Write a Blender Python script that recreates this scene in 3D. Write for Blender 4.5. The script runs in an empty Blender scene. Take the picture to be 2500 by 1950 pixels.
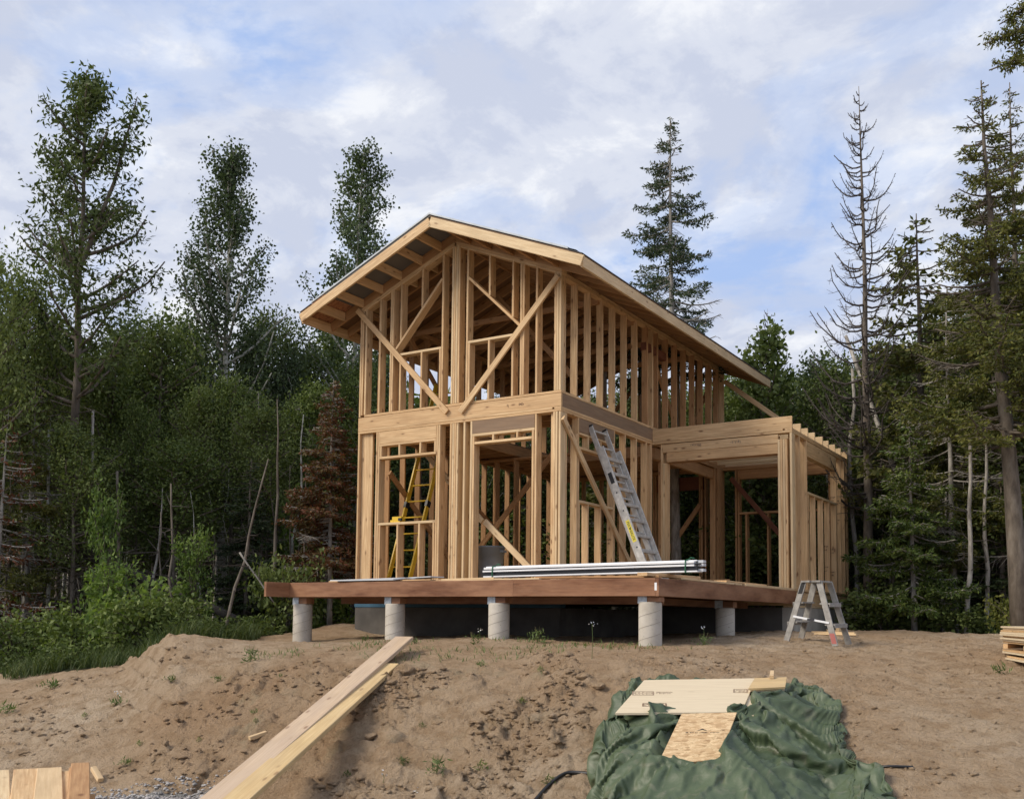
import bpy, math, random
import numpy as np
from mathutils import Vector, Matrix

# ------------------------------------------------------------------ scene, camera, light
sc = bpy.context.scene
COL = sc.collection
S = 0.8285                      # layout units -> metres
R = math.radians
rnd = random.Random(7)

# camera solved from the building's edges (layout units): position, heading, tilt, roll
CAM = np.array([8.0086, -14.2959, -0.5212]); F_, CY_, PIT, ROL, YAW = 2426.8, 1327.2, 0.0733, 0.0100, -0.5592
FW = np.array([math.sin(YAW)*math.cos(PIT), math.cos(YAW)*math.cos(PIT), math.sin(PIT)])
_r = np.array([math.cos(YAW), -math.sin(YAW), 0.0]); _u = np.cross(_r, FW)
RI = _r*math.cos(ROL) + _u*math.sin(ROL); UP = -_r*math.sin(ROL) + _u*math.cos(ROL)
cd = bpy.data.cameras.new('camera'); cam = bpy.data.objects.new('camera', cd); COL.objects.link(cam)
cam.matrix_world = Matrix(((RI[0], UP[0], -FW[0], CAM[0]*S), (RI[1], UP[1], -FW[1], CAM[1]*S), (RI[2], UP[2], -FW[2], CAM[2]*S), (0, 0, 0, 1)))
cd.sensor_width = 36.0; cd.lens = 36.0*F_/2500.0; cd.shift_y = (CY_-975.0)/2500.0
cd.clip_start = 0.1; cd.clip_end = 2000.0
sc.camera = cam

SUN_DIR = Vector((-0.62, -0.72, 0.80)).normalized()      # towards the sun
SUN_EL = math.asin(SUN_DIR.z); SUN_ROT = math.atan2(SUN_DIR.x, SUN_DIR.y)
sd = bpy.data.lights.new('sun', 'SUN'); sun = bpy.data.objects.new('sun', sd); COL.objects.link(sun)
sd.energy = 2.2; sd.angle = R(26); sd.color = (1.0, 0.90, 0.76)
sun.rotation_euler = SUN_DIR.to_track_quat('Z', 'Y').to_euler()

world = bpy.data.worlds.new('World'); sc.world = world; world.use_nodes = True
wn = world.node_tree; wn.nodes.clear(); WL = wn.links.new
def wnode(t, **k):
    n = wn.nodes.new(t)
    for a, v in k.items(): setattr(n, a, v)
    return n
def wmath(op, a, b=None, c=None, clamp=False):
    n = wnode('ShaderNodeMath', operation=op, use_clamp=clamp)
    for i, v in enumerate((a, b, c)):
        if v is None: continue
        if isinstance(v, (int, float)): n.inputs[i].default_value = v
        else: WL(v, n.inputs[i])
    return n.outputs[0]
SKY_STRENGTH = 0.1
tc = wnode('ShaderNodeTexCoord'); sep = wnode('ShaderNodeSeparateXYZ'); WL(tc.outputs['Generated'], sep.inputs[0])
zc = wmath('ADD', wmath('MAXIMUM', sep.outputs[2], 0.0), 0.22)
cx = wmath('DIVIDE', sep.outputs[0], zc); cy = wmath('DIVIDE', sep.outputs[1], zc)
cmb = wnode('ShaderNodeCombineXYZ'); WL(cx, cmb.inputs[0]); WL(cy, cmb.inputs[1]); cmb.inputs[2].default_value = 3.7
def wnoise(scale, det, rough, dist=0.0, off=(0, 0, 0)):
    mp = wnode('ShaderNodeMapping'); mp.inputs['Location'].default_value = off; WL(cmb.outputs[0], mp.inputs[0])
    n = wnode('ShaderNodeTexNoise'); n.inputs['Scale'].default_value = scale; n.inputs['Detail'].default_value = det
    n.inputs['Roughness'].default_value = rough; n.inputs['Distortion'].default_value = dist; WL(mp.outputs[0], n.inputs['Vector'])
    return n.outputs[0]
def wramp(fac, stops):
    n = wnode('ShaderNodeValToRGB'); n.color_ramp.interpolation = 'EASE'
    el = n.color_ramp.elements
    while len(el) < len(stops): el.new(0.5)
    for e, (p, c) in zip(el, stops): e.position = p; e.color = (c, c, c, 1) if isinstance(c, (int, float)) else (*c, 1)
    WL(fac, n.inputs[0]); return n.outputs[0]
def wmix(fac, a, b):
    n = wnode('ShaderNodeMix', data_type='RGBA'); 
    for s, v in ((n.inputs[0], fac), (n.inputs[6], a), (n.inputs[7], b)):
        if isinstance(v, tuple): s.default_value = (*v, 1)
        elif isinstance(v, (int, float)): s.default_value = v
        else: WL(v, s)
    return n.outputs[2]
sky = wnode('ShaderNodeTexSky', sky_type='NISHITA', sun_disc=False, sun_elevation=SUN_EL, sun_rotation=SUN_ROT)
sky.air_density = 1.0; sky.dust_density = 1.0
big = wnoise(2.4, 7.0, 0.56, 0.35, (3.1, 0.7, 0))
fine = wnoise(3.4, 8.0, 0.60, 0.2, (7.0, 2.0, 1.0))
shp = wmath('ADD', wmath('MULTIPLY', big, 0.72), wmath('MULTIPLY', fine, 0.28))
cloud_mask = wramp(shp, [(0.38, 0.05), (0.46, 0.6), (0.53, 1.0)])
white = wramp(wnoise(4.4, 9.0, 0.62, 0.25, (1.3, 5.2, 2.0)), [(0.42, 0.0), (0.52, 0.38), (0.64, 1.0)])
cloud_col = wmix(white, (4.0, 4.35, 5.3), (6.0, 6.15, 6.5))
blue = wmix(0.75, sky.outputs[0], (3.0, 4.1, 6.6))
skycol = wmix(cloud_mask, blue, cloud_col)
bg = wnode('ShaderNodeBackground'); WL(skycol, bg.inputs[0]); bg.inputs[1].default_value = SKY_STRENGTH
wo = wnode('ShaderNodeOutputWorld'); WL(bg.outputs[0], wo.inputs[0])

vs = sc.view_settings; vs.view_transform = 'Standard'; vs.look = 'None'; vs.gamma = 1.0; vs.use_curve_mapping = False
vs.exposure = 0.60
sc.render.engine = 'CYCLES'
cyc = sc.cycles; cyc.max_bounces = 8; cyc.diffuse_bounces = 3; cyc.transparent_max_bounces = 8
try: cyc.use_denoising = True
except Exception: pass

# ------------------------------------------------------------------ numpy noise
_rs = np.random.RandomState(11); _perm = np.tile(_rs.permutation(256), 3); _val = _rs.rand(256)*2-1
def vnoise(x, y, seed=0):
    xi = np.floor(x).astype(int); yi = np.floor(y).astype(int); fx = x-xi; fy = y-yi
    u = fx*fx*fx*(fx*(fx*6-15)+10); v = fy*fy*fy*(fy*(fy*6-15)+10)
    h = lambda a, b: _val[_perm[(_perm[(a+seed*17) & 255] + b) & 255]]
    return (h(xi, yi)*(1-u)+h(xi+1, yi)*u)*(1-v) + (h(xi, yi+1)*(1-u)+h(xi+1, yi+1)*u)*v
def fbm(x, y, octv=4, seed=0, gain=0.5, ridged=False):
    s = 0; a = 1.0; t = 0
    for k in range(octv):
        n = vnoise(x*2.03**k+k*13.7, y*2.03**k-k*7.1, seed+k)
        s = s + a*((1-2*np.abs(n)) if ridged else n); t += a; a *= gain
    return s/t
def cells(x, y, seed=0):
    """F1 distance and a random value of the nearest cell"""
    xi = np.floor(x).astype(int); yi = np.floor(y).astype(int)
    best = np.full(x.shape, 9.0); second = np.full(x.shape, 9.0); val = np.zeros(x.shape)
    for dx in (-1, 0, 1):
        for dy in (-1, 0, 1):
            a = xi+dx; b = yi+dy
            h = _perm[(_perm[(a+seed*31) & 255]+b) & 255]
            px = a+0.5+0.42*_val[h]; py = b+0.5+0.42*_val[(h*7+3) & 255]
            d = np.hypot(px-x, py-y); c = d < best
            second = np.where(c, best, np.minimum(second, d)); val = np.where(c, _val[(h*5+1) & 255], val); best = np.where(c, d, best)
    return best, second, val

# ------------------------------------------------------------------ terrain height (layout units), a mound of excavated sand with the building pad on top
COLS = np.array([-5200, -1200, 0, 300, 450, 700, 1000, 1250, 1450, 1613, 1900, 2200, 2500, 3600, 7000.])
PROF = [   # per column heading: (distance forward, height)
 [(0, -2.45), (8, -2.4), (10, -2.3), (12, -2.1), (14, -1.9), (16, -1.8), (22, -1.9), (60, -2)],
 [(0, -2.45), (8, -2.4), (10.4, -2.35), (12, -2.1), (14, -1.85), (16, -1.7), (22, -1.9), (60, -2)],
 [(0, -2.45), (8, -2.44), (10.4, -2.38), (11.5, -2.12), (13, -1.79), (16, -1.50), (22, -1.8), (60, -2)],
 [(0, -2.45), (8, -2.44), (10.2, -2.35), (11.2, -2.05), (12.5, -1.70), (14.8, -1.27), (20, -1.6), (60, -2)],
 [(0, -2.45), (8, -2.44), (10, -2.33), (10.8, -1.98), (11.8, -1.62), (12.9, -1.17), (14.0, -0.83), (16.5, -0.98), (21, -1.3), (60, -1.8)],
 [(0, -2.45), (8, -2.42), (9.8, -2.26), (10.5, -1.95), (11.4, -1.60), (12.6, -1.18), (13.9, -0.98), (16.5, -0.93), (21, -0.9), (60, -1.5)],
 [(0, -2.45), (8, -2.40), (9.4, -2.18), (10.1, -1.88), (10.9, -1.53), (12.0, -1.13), (13.4, -0.93), (15.3, -0.92), (21, -0.85), (60, -1.3)],
 [(0, -2.45), (7.5, -2.42), (9.1, -2.12), (9.8, -1.84), (10.6, -1.51), (11.8, -1.14), (12.9, -0.94), (14.3, -0.87), (21, -0.85), (60, -1.2)],
 [(0, -2.45), (7.2, -2.42), (8.8, -2.07), (9.5, -1.80), (10.2, -1.46), (11.2, -1.08), (12.3, -0.90), (14, -0.86), (21, -0.85), (60, -1.2)],
 [(0, -2.45), (7, -2.40), (8.5, -2.00), (9.2, -1.73), (9.9, -1.41), (11.0, -1.06), (11.8, -0.91), (12.9, -0.86), (21, -0.82), (60, -1.1)],
 [(0, -2.45), (6, -2.42), (7.9, -1.88), (8.6, -1.66), (9.6, -1.38), (11.4, -1.08), (13.2, -0.90), (16.3, -0.72), (21, -0.74), (60, -1.0)],
 [(0, -2.45), (5.5, -2.38), (7.2, -1.76), (8.1, -1.58), (9.3, -1.35), (11.5, -1.07), (14, -0.90), (18, -0.72), (22, -0.80), (60, -1.0)],
 [(0, -2.45), (5.4, -2.35), (7.0, -1.70), (7.9, -1.53), (9.3, -1.33), (11.8, -1.05), (14, -0.89), (17, -0.74), (22, -0.95), (60, -1.1)],
 [(0, -2.45), (5.4, -2.35), (7.0, -1.75), (9.3, -1.4), (12, -1.15), (17, -0.9), (22, -1.0), (60, -1.1)],
 [(0, -2.45), (7, -2.1), (12, -1.6), (22, -1.3), (60, -1.2)]]
TG = np.concatenate([np.arange(0, 24, 0.1), np.arange(24, 61, 1.0)])
PT = np.array([np.interp(TG, *zip(*p)) for p in PROF])
_k = np.exp(-0.5*(np.arange(-8, 9)/2.6)**2); _k /= _k.sum()
for i in range(len(PT)): PT[i, :240] = np.convolve(np.pad(PT[i, :240], 8, mode='edge'), _k, 'same')[8:-8]
def base_h(x, y):
    x = np.asarray(x, float); y = np.asarray(y, float)
    dx = x-CAM[0]; dy = y-CAM[1]
    sy, cyw = math.sin(YAW), math.cos(YAW)
    t = dx*sy+dy*cyw; l = dx*cyw-dy*sy
    px = 1250+F_*l/np.maximum(t, 0.6)
    px = np.clip(px, COLS[0], COLS[-1]-1e-3)
    i = np.clip(np.searchsorted(COLS, px, 'right')-1, 0, len(COLS)-2)
    w = (px-COLS[i])/(COLS[i+1]-COLS[i]); w = w*w*(3-2*w)
    tt = np.clip(t, 0, 60); ti = np.where(tt < 23.9, tt/0.1, 240+(tt-24)); ti = np.clip(ti, 0, len(TG)-1.001)
    j = ti.astype(int); g = ti-j
    A = PT[i, j]*(1-g)+PT[i, j+1]*g; B = PT[i+1, j]*(1-g)+PT[i+1, j+1]*g
    return A*(1-w)+B*w
def H(x, y): return float(base_h(np.array([x]), np.array([y]))[0])

def ray(px, py):
    d = FW + RI*(px-1250)/F_ - UP*(py-CY_)/F_
    return d
def at(px, py, t):
    """the place seen at (px, py) of the 2500 x 1950 photograph, t units ahead"""
    d = ray(px, py); h = d[0]*math.sin(YAW)+d[1]*math.cos(YAW)
    return CAM + d*(t/h)
def gat(px, t):
    p = at(px, 1500, t); return Vector((p[0], p[1], H(p[0], p[1])))

# ------------------------------------------------------------------ materials
def mat(name):
    m = bpy.data.materials.new(name); m.use_nodes = True; nt = m.node_tree
    return m, nt, nt.nodes['Principled BSDF']
class NB:
    def __init__(s, nt): s.nt = nt
    def n(s, t, **k):
        n = s.nt.nodes.new(t)
        for a, v in k.items(): setattr(n, a, v)
        return n
    def l(s, a, b): s.nt.links.new(a, b)
    def put(s, sock, v):
        if isinstance(v, tuple): sock.default_value = (*v, 1) if len(v) == 3 and len(sock.default_value) == 4 else v
        elif isinstance(v, (int, float)): sock.default_value = v
        else: s.l(v, sock)
    def math(s, op, a, b=None, clamp=False):
        n = s.n('ShaderNodeMath', operation=op, use_clamp=clamp); s.put(n.inputs[0], a)
        if b is not None: s.put(n.inputs[1], b)
        return n.outputs[0]
    def mix(s, f, a, b, mode='MIX'):
        n = s.n('ShaderNodeMix', data_type='RGBA', blend_type=mode); s.put(n.inputs[0], f); s.put(n.inputs[6], a); s.put(n.inputs[7], b); return n.outputs[2]
    def ramp(s, f, stops):
        n = s.n('ShaderNodeValToRGB'); el = n.color_ramp.elements
        while len(el) < len(stops): el.new(0.5)
        for e, (p, c) in zip(el, stops): e.position = p; e.color = (c, c, c, 1) if isinstance(c, (int, float)) else (*c, 1)
        s.l(f, n.inputs[0]); return n.outputs[0]
    def coords(s, scale=(1, 1, 1), rand=True, kind='Object'):
        tc = s.n('ShaderNodeTexCoord'); mp = s.n('ShaderNodeMapping'); mp.inputs['Scale'].default_value = scale
        src = tc.outputs[kind]
        if rand:
            oi = s.n('ShaderNodeObjectInfo'); cb = s.n('ShaderNodeVectorMath', operation='MULTIPLY_ADD')
            cb.inputs[0].default_value = (1, 1, 1)
            vm = s.n('ShaderNodeVectorMath', operation='SCALE'); cx = s.n('ShaderNodeCombineXYZ')
            s.l(oi.outputs['Random'], cx.inputs[0]); s.l(oi.outputs['Random'], cx.inputs[1]); s.l(oi.outputs['Random'], cx.inputs[2])
            s.l(cx.outputs[0], vm.inputs[0]); vm.inputs['Scale'].default_value = 57.0
            ad = s.n('ShaderNodeVectorMath', operation='ADD'); s.l(src, ad.inputs[0]); s.l(vm.outputs[0], ad.inputs[1]); src = ad.outputs[0]
        s.l(src, mp.inputs[0]); return mp.outputs[0]
    def noise(s, vec, scale, det=4, rough=0.55, dist=0.0):
        n = s.n('ShaderNodeTexNoise'); s.l(vec, n.inputs['Vector']); n.inputs['Scale'].default_value = scale
        n.inputs['Detail'].default_value = det; n.inputs['Roughness'].default_value = rough; n.inputs['Distortion'].default_value = dist
        return n.outputs[0]
    def bump(s, h, strength, dist, bsdf):
        b = s.n('ShaderNodeBump'); b.inputs['Strength'].default_value = strength; b.inputs['Distance'].default_value = dist
        s.l(h, b.inputs['Height']); s.l(b.outputs[0], bsdf.inputs['Normal'])

def wood(name, a, b, dark, knots=1.0, weather=None, rough=0.62, wfac=0.6):
    m, nt, bs = mat(name); k = NB(nt)
    vg = k.coords((1.2, 34, 34))
    oi = k.n('ShaderNodeObjectInfo')
    base = k.mix(oi.outputs['Random'], a, b)
    grain = k.noise(vg, 2.2, 5, 0.6, 0.3)
    col = k.mix(k.ramp(grain, [(0.35, 0.0), (0.62, 0.8)]), base, dark)
    blot = k.noise(k.coords((1.5, 7, 7)), 1.5, 3, 0.5)
    col = k.mix(k.math('MULTIPLY', k.ramp(blot, [(0.42, 0.0), (0.7, 1.0)]), 0.40), col, tuple(c*0.62 for c in dark))
    vq = k.math('MULTIPLY', k.math('FRACT', k.math('MULTIPLY', oi.outputs['Random'], 7.31)), 0.32)
    col = k.mix(vq, col, dark)
    if knots:
        vk = k.coords((4.2, 11, 11)); vo = k.n('ShaderNodeTexVoronoi'); k.l(vk, vo.inputs['Vector']); vo.inputs['Scale'].default_value = 1.0
        kn = k.ramp(vo.outputs['Distance'], [(0.04, 1.0), (0.12, 0.85), (0.17, 0.25), (0.26, 0.0)])
        sel = k.math('GREATER_THAN', k.n('ShaderNodeSeparateColor').outputs[0], 2) if False else None
        sc_ = k.n('ShaderNodeSeparateColor'); k.l(vo.outputs['Color'], sc_.inputs[0])
        on = k.math('GREATER_THAN', sc_.outputs[0], 0.40)
        col = k.mix(k.math('MULTIPLY', k.math('MULTIPLY', kn, on), knots*0.8), col, (0.16, 0.065, 0.025))
    if weather:
        wz = k.noise(k.coords((0.9, 4, 4)), 1.7, 5, 0.6)
        col = k.mix(k.math('MULTIPLY', k.ramp(wz, [(0.30, 0.0), (0.62, 1.0)]), wfac), col, weather)
    k.l(col, bs.inputs['Base Color']); bs.inputs['Roughness'].default_value = rough
    bs.inputs['Specular IOR Level'].default_value = 0.3
    k.bump(grain, 0.25, 0.004, bs)
    return m
M = {}
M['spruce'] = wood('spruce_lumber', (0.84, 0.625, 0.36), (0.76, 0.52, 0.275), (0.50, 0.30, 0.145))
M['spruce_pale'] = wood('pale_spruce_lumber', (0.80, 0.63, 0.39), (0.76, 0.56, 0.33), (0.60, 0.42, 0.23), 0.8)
M['spruce_shaded_brown'] = wood('shaded_brown_spruce_lumber', (0.58, 0.35, 0.17), (0.50, 0.285, 0.13), (0.36, 0.185, 0.08))  # darker spruce, interior shade put into its colour; brown loose boards share it
M['grey_board'] = wood('weathered_lumber', (0.36, 0.235, 0.135), (0.32, 0.20, 0.115), (0.20, 0.12, 0.07), 0.7, (0.23, 0.165, 0.11), wfac=0.55)
M['stained'] = wood('brown_stained_lumber', (0.24, 0.105, 0.047), (0.21, 0.085, 0.037), (0.10, 0.035, 0.016), 0.9, (0.40, 0.215, 0.12), 0.5, 0.7)
M['purple_plank'] = wood('blue_stained_plank', (0.72, 0.56, 0.37), (0.70, 0.54, 0.36), (0.50, 0.35, 0.22), 1.0, (0.48, 0.37, 0.28), wfac=0.5)
M['yellow_plank'] = wood('fresh_yellow_plank', (0.72, 0.55, 0.29), (0.70, 0.53, 0.28), (0.54, 0.36, 0.16), 0.9, (0.50, 0.36, 0.20), wfac=0.4)
M['treated'] = wood('dark_red_lumber', (0.22, 0.085, 0.045), (0.20, 0.075, 0.04), (0.12, 0.04, 0.02), 0.3)

def simple(name, col, rough=0.5, metal=0.0, var=0.15, scale=6.0, bump=0.0, spec=0.5):
    m, nt, bs = mat(name); k = NB(nt); n = k.noise(k.coords(), scale, 5, 0.6)
    c = k.mix(k.ramp(n, [(0.3, 0.0), (0.7, 1.0)]), tuple(x*(1-var) for x in col), tuple(min(1, x*(1+var)) for x in col))
    k.l(c, bs.inputs['Base Color']); bs.inputs['Roughness'].default_value = rough; bs.inputs['Metallic'].default_value = metal
    bs.inputs['Specular IOR Level'].default_value = spec
    if bump: k.bump(n, bump, 0.01, bs)
    return m
M['alu'] = simple('worn_aluminium', (0.30, 0.285, 0.26), 0.6, 0.3, 0.3, 14)
M['alu_bright'] = simple('brushed_aluminium', (0.52, 0.50, 0.46), 0.5, 0.3, 0.25, 14)
M['alu_dark'] = simple('dark_steel', (0.05, 0.05, 0.055), 0.5, 0.3)
M['galv'] = simple('galvanised_steel', (0.42, 0.45, 0.47), 0.42, 0.6, 0.3, 30)
M['white'] = simple('white_vinyl', (0.82, 0.83, 0.84), 0.35, 0, 0.04, 3)
M['black'] = simple('black_plastic', (0.015, 0.015, 0.017), 0.35)
M['green_strap'] = simple('green_strapping', (0.02, 0.13, 0.055), 0.35)
M['bucket'] = simple('grey_plastic', (0.17, 0.19, 0.20), 0.5, 0, 0.12, 4)
M['yellow'] = simple('yellow_fibreglass', (0.72, 0.47, 0.03), 0.45, 0, 0.15)
M['label'] = simple('yellow_label', (0.80, 0.68, 0.08), 0.5, 0, 0.05)
M['ink'] = simple('black_ink', (0.02, 0.02, 0.02), 0.8)
M['ink_grey'] = simple('faded_ink', (0.30, 0.21, 0.14), 0.8)
M['ink_wood'] = simple('lumber_stamp_ink', (0.16, 0.09, 0.05), 0.8)
M['red_mark'] = simple('red_paint_mark', (0.42, 0.13, 0.11), 0.7)
M['blue_foam'] = simple('blue_membrane', (0.03, 0.10, 0.16), 0.6)
M['panel_grey'] = simple('grey_metal_sheet', (0.58, 0.60, 0.62), 0.4, 0.1, 0.05)
M['hose'] = simple('black_hose', (0.012, 0.012, 0.013), 0.4)
M['underlay'] = simple('grey_roof_underlay', (0.50, 0.54, 0.57), 0.6)
M['shingle'] = simple('dark_roof_edge', (0.055, 0.06, 0.065), 0.7)

def concrete():
    m, nt, bs = mat('rough_concrete'); k = NB(nt); v = k.coords()
    n = k.noise(v, 3.5, 6, 0.65); n2 = k.noise(v, 38, 4, 0.6)
    c = k.ramp(n, [(0.25, (0.36, 0.32, 0.26)), (0.5, (0.47, 0.43, 0.365)), (0.75, (0.56, 0.52, 0.455))])
    c = k.mix(k.ramp(n2, [(0.28, 1.0), (0.36, 0.0)]), c, (0.20, 0.18, 0.15))
    k.l(c, bs.inputs['Base Color']); bs.inputs['Roughness'].default_value = 0.85; k.bump(n2, 0.35, 0.006, bs)
    return m
M['concrete'] = concrete()
M['concrete_shaded'] = simple('shaded_dark_concrete', (0.10, 0.09, 0.078), 0.85, 0, 0.3, 3, 0.2)  # foundation concrete with the shade under the deck put into its colour
M['seam'] = simple('form_seam_line', (0.24, 0.21, 0.17), 0.9)
def osb(name, a, b, d):
    m, nt, bs = mat(name); k = NB(nt); v = k.coords((1, 2.4, 1))
    vo = k.n('ShaderNodeTexVoronoi'); k.l(v, vo.inputs['Vector']); vo.inputs['Scale'].default_value = 26; vo.inputs['Randomness'].default_value = 1
    s_ = k.n('ShaderNodeSeparateColor'); k.l(vo.outputs['Color'], s_.inputs[0])
    c = k.ramp(s_.outputs[0], [(0.0, d), (0.25, b), (0.8, a), (1.0, tuple(min(1, x*1.12) for x in a))])
    n = k.noise(v, 70, 3, 0.6); c = k.mix(k.ramp(n, [(0.35, 0.6), (0.5, 0.0)]), c, d)
    k.l(c, bs.inputs['Base Color']); bs.inputs['Roughness'].default_value = 0.7; k.bump(s_.outputs[1], 0.3, 0.002, bs)
    return m
M['osb'] = osb('strand_board', (0.66, 0.48, 0.27), (0.56, 0.37, 0.19), (0.36, 0.22, 0.10))
M['osb_dark'] = osb('strand_board_dark', (0.42, 0.20, 0.10), (0.30, 0.13, 0.06), (0.15, 0.06, 0.03))
def plyface():
    m, nt, bs = mat('plywood_face'); k = NB(nt)
    g = k.noise(k.coords((1.0, 22, 1)), 3.0, 5, 0.6, 0.4)
    c = k.ramp(g, [(0.3, (0.62, 0.50, 0.33)), (0.6, (0.74, 0.62, 0.43))])
    vo = k.n('ShaderNodeTexVoronoi'); k.l(k.coords((3.2, 7.5, 1)), vo.inputs['Vector']); vo.inputs['Scale'].default_value = 1
    s_ = k.n('ShaderNodeSeparateColor'); k.l(vo.outputs['Color'], s_.inputs[0])
    kn = k.math('MULTIPLY', k.ramp(vo.outputs['Distance'], [(0.05, 1.0), (0.13, 0.0)]), k.math('GREATER_THAN', s_.outputs[0], 0.35))
    c = k.mix(k.math('MULTIPLY', kn, 0.5), c, (0.34, 0.23, 0.13))
    k.l(c, bs.inputs['Base Color']); bs.inputs['Roughness'].default_value = 0.55; return m
M['ply'] = plyface()
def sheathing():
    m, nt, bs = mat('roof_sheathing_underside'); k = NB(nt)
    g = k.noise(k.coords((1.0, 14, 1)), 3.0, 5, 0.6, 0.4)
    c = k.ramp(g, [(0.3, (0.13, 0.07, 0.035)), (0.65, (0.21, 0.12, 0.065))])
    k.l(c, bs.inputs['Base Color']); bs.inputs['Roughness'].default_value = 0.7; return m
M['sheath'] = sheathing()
M['grey_sheath'] = simple('grey_coated_panel', (0.13, 0.125, 0.12), 0.7, 0, 0.12, 2)

def soil_mat():
    m, nt, bs = mat('sandy_soil'); k = NB(nt)
    v = k.coords(rand=False)
    n1 = k.noise(v, 0.40, 7, 0.62, 0.3); n2 = k.noise(v, 5.0, 6, 0.65); n3 = k.noise(v, 40, 5, 0.7); n4 = k.noise(v, 160, 3, 0.7)
    c = k.ramp(n1, [(0.28, (0.49, 0.315, 0.18)), (0.48, (0.60, 0.435, 0.28)), (0.68, (0.70, 0.55, 0.385))])
    c = k.mix(k.math('MULTIPLY', k.ramp(n2, [(0.36, 1.0), (0.56, 0.0)]), 0.62), c, (0.37, 0.235, 0.125))
    c = k.mix(k.math('MULTIPLY', k.ramp(n3, [(0.30, 1.0), (0.48, 0.0)]), 0.40), c, (0.29, 0.18, 0.10))
    c = k.mix(k.math('MULTIPLY', k.ramp(n4, [(0.55, 0.0), (0.75, 1.0)]), 0.35), c, (0.62, 0.49, 0.35))
    at_ = k.n('ShaderNodeAttribute', attribute_name='cover'); s_ = k.n('ShaderNodeSeparateColor'); k.l(at_.outputs['Color'], s_.inputs[0])
    ne = k.noise(v, 3.0, 5, 0.65)
    def edge(ch, w=0.9): return k.ramp(k.math('ADD', ch, k.math('MULTIPLY', k.math('SUBTRACT', ne, 0.5), w)), [(0.40, 0.0), (0.60, 1.0)])
    c = k.mix(edge(s_.outputs[0], 0.7), c, k.ramp(n3, [(0.3, (0.028, 0.036, 0.014)), (0.6, (0.06, 0.07, 0.03))]))          # forest floor
    gr = k.ramp(n4, [(0.3, (0.17, 0.16, 0.145)), (0.5, (0.34, 0.325, 0.30)), (0.7, (0.50, 0.48, 0.45))])
    c = k.mix(edge(s_.outputs[1]), c, gr)                                                                                # gravel
    c = k.mix(k.math('MULTIPLY', edge(s_.outputs[2], 1.2), 0.35), c, (0.36, 0.35, 0.23))                                # greenish crust
    k.l(c, bs.inputs['Base Color']); bs.inputs['Roughness'].default_value = 0.95; bs.inputs['Specular IOR Level'].default_value = 0.15
    hh = k.math('ADD', k.math('MULTIPLY', n3, 0.6), k.math('ADD', k.math('MULTIPLY', n2, 1.1), k.math('MULTIPLY', n4, 0.22)))
    k.bump(hh, 1.0, 0.08, bs)
    return m
M['soil'] = soil_mat()

def leaf_mat(name, cols, trans=0.22, rough=0.6, spec=0.22):
    m, nt, bs = mat(name); k = NB(nt)
    geo = k.n('ShaderNodeNewGeometry'); oi = k.n('ShaderNodeObjectInfo')
    n = k.noise(k.coords(rand=True), 0.55, 3, 0.5)
    f = k.math('ADD', k.math('MULTIPLY', geo.outputs['Random Per Island'], 0.55), k.math('ADD', k.math('MULTIPLY', n, 0.7), k.math('MULTIPLY', oi.outputs['Random'], 0.25)))
    c = k.ramp(f, [(0.25+0.7*i/(len(cols)-1), q) for i, q in enumerate(cols)])
    k.l(c, bs.inputs['Base Color']); bs.inputs['Roughness'].default_value = rough; bs.inputs['Specular IOR Level'].default_value = spec
    tr = k.n('ShaderNodeBsdfTranslucent'); br = k.mix(1.0, c, (1.35, 1.5, 0.7), 'MULTIPLY'); k.l(br, tr.inputs[0])
    mx = k.n('ShaderNodeMixShader'); mx.inputs[0].default_value = trans
    k.l(bs.outputs[0], mx.inputs[1]); k.l(tr.outputs[0], mx.inputs[2])
    out = [x for x in nt.nodes if x.type == 'OUTPUT_MATERIAL'][0]; k.l(mx.outputs[0], out.inputs[0])
    return m
M['leaf_ash'] = leaf_mat('ash_leaves', [(0.032, 0.042, 0.018), (0.055, 0.075, 0.026), (0.10, 0.13, 0.04)])
M['leaf_aspen'] = leaf_mat('aspen_leaves', [(0.035, 0.048, 0.028), (0.06, 0.085, 0.04), (0.10, 0.135, 0.06)])
M['leaf_dark'] = leaf_mat('dark_forest_leaves', [(0.050, 0.064, 0.022), (0.088, 0.120, 0.034), (0.16, 0.195, 0.06)])
M['leaf_mid'] = leaf_mat('mid_green_leaves', [(0.045, 0.065, 0.020), (0.085, 0.12, 0.032), (0.16, 0.20, 0.055)])
M['leaf_bright'] = leaf_mat('bright_green_leaves', [(0.06, 0.10, 0.025), (0.11, 0.17, 0.04), (0.20, 0.27, 0.07)], 0.3)
M['leaf_yellow'] = leaf_mat('yellow_green_leaves', [(0.07, 0.09, 0.025), (0.12, 0.14, 0.035), (0.19, 0.19, 0.045)], 0.3)
M['needle'] = leaf_mat('spruce_needles', [(0.018, 0.030, 0.016), (0.035, 0.055, 0.026), (0.07, 0.095, 0.035)], 0.12)
M['needle_green'] = leaf_mat('young_spruce_needles', [(0.03, 0.05, 0.015), (0.065, 0.10, 0.022), (0.13, 0.16, 0.035)], 0.15)
M['needle_red'] = leaf_mat('dying_spruce_needles', [(0.07, 0.035, 0.02), (0.15, 0.05, 0.025), (0.11, 0.085, 0.03)], 0.15)
M['cedar'] = leaf_mat('cedar_sprays', [(0.035, 0.045, 0.014), (0.07, 0.085, 0.02), (0.15, 0.15, 0.035)], 0.15)
M['grass'] = leaf_mat('meadow_grass', [(0.035, 0.052, 0.018), (0.065, 0.095, 0.03), (0.13, 0.15, 0.06)], 0.25)
M['weed'] = leaf_mat('weed_leaves', [(0.06, 0.09, 0.03), (0.10, 0.15, 0.05), (0.17, 0.22, 0.08)], 0.25)
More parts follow.
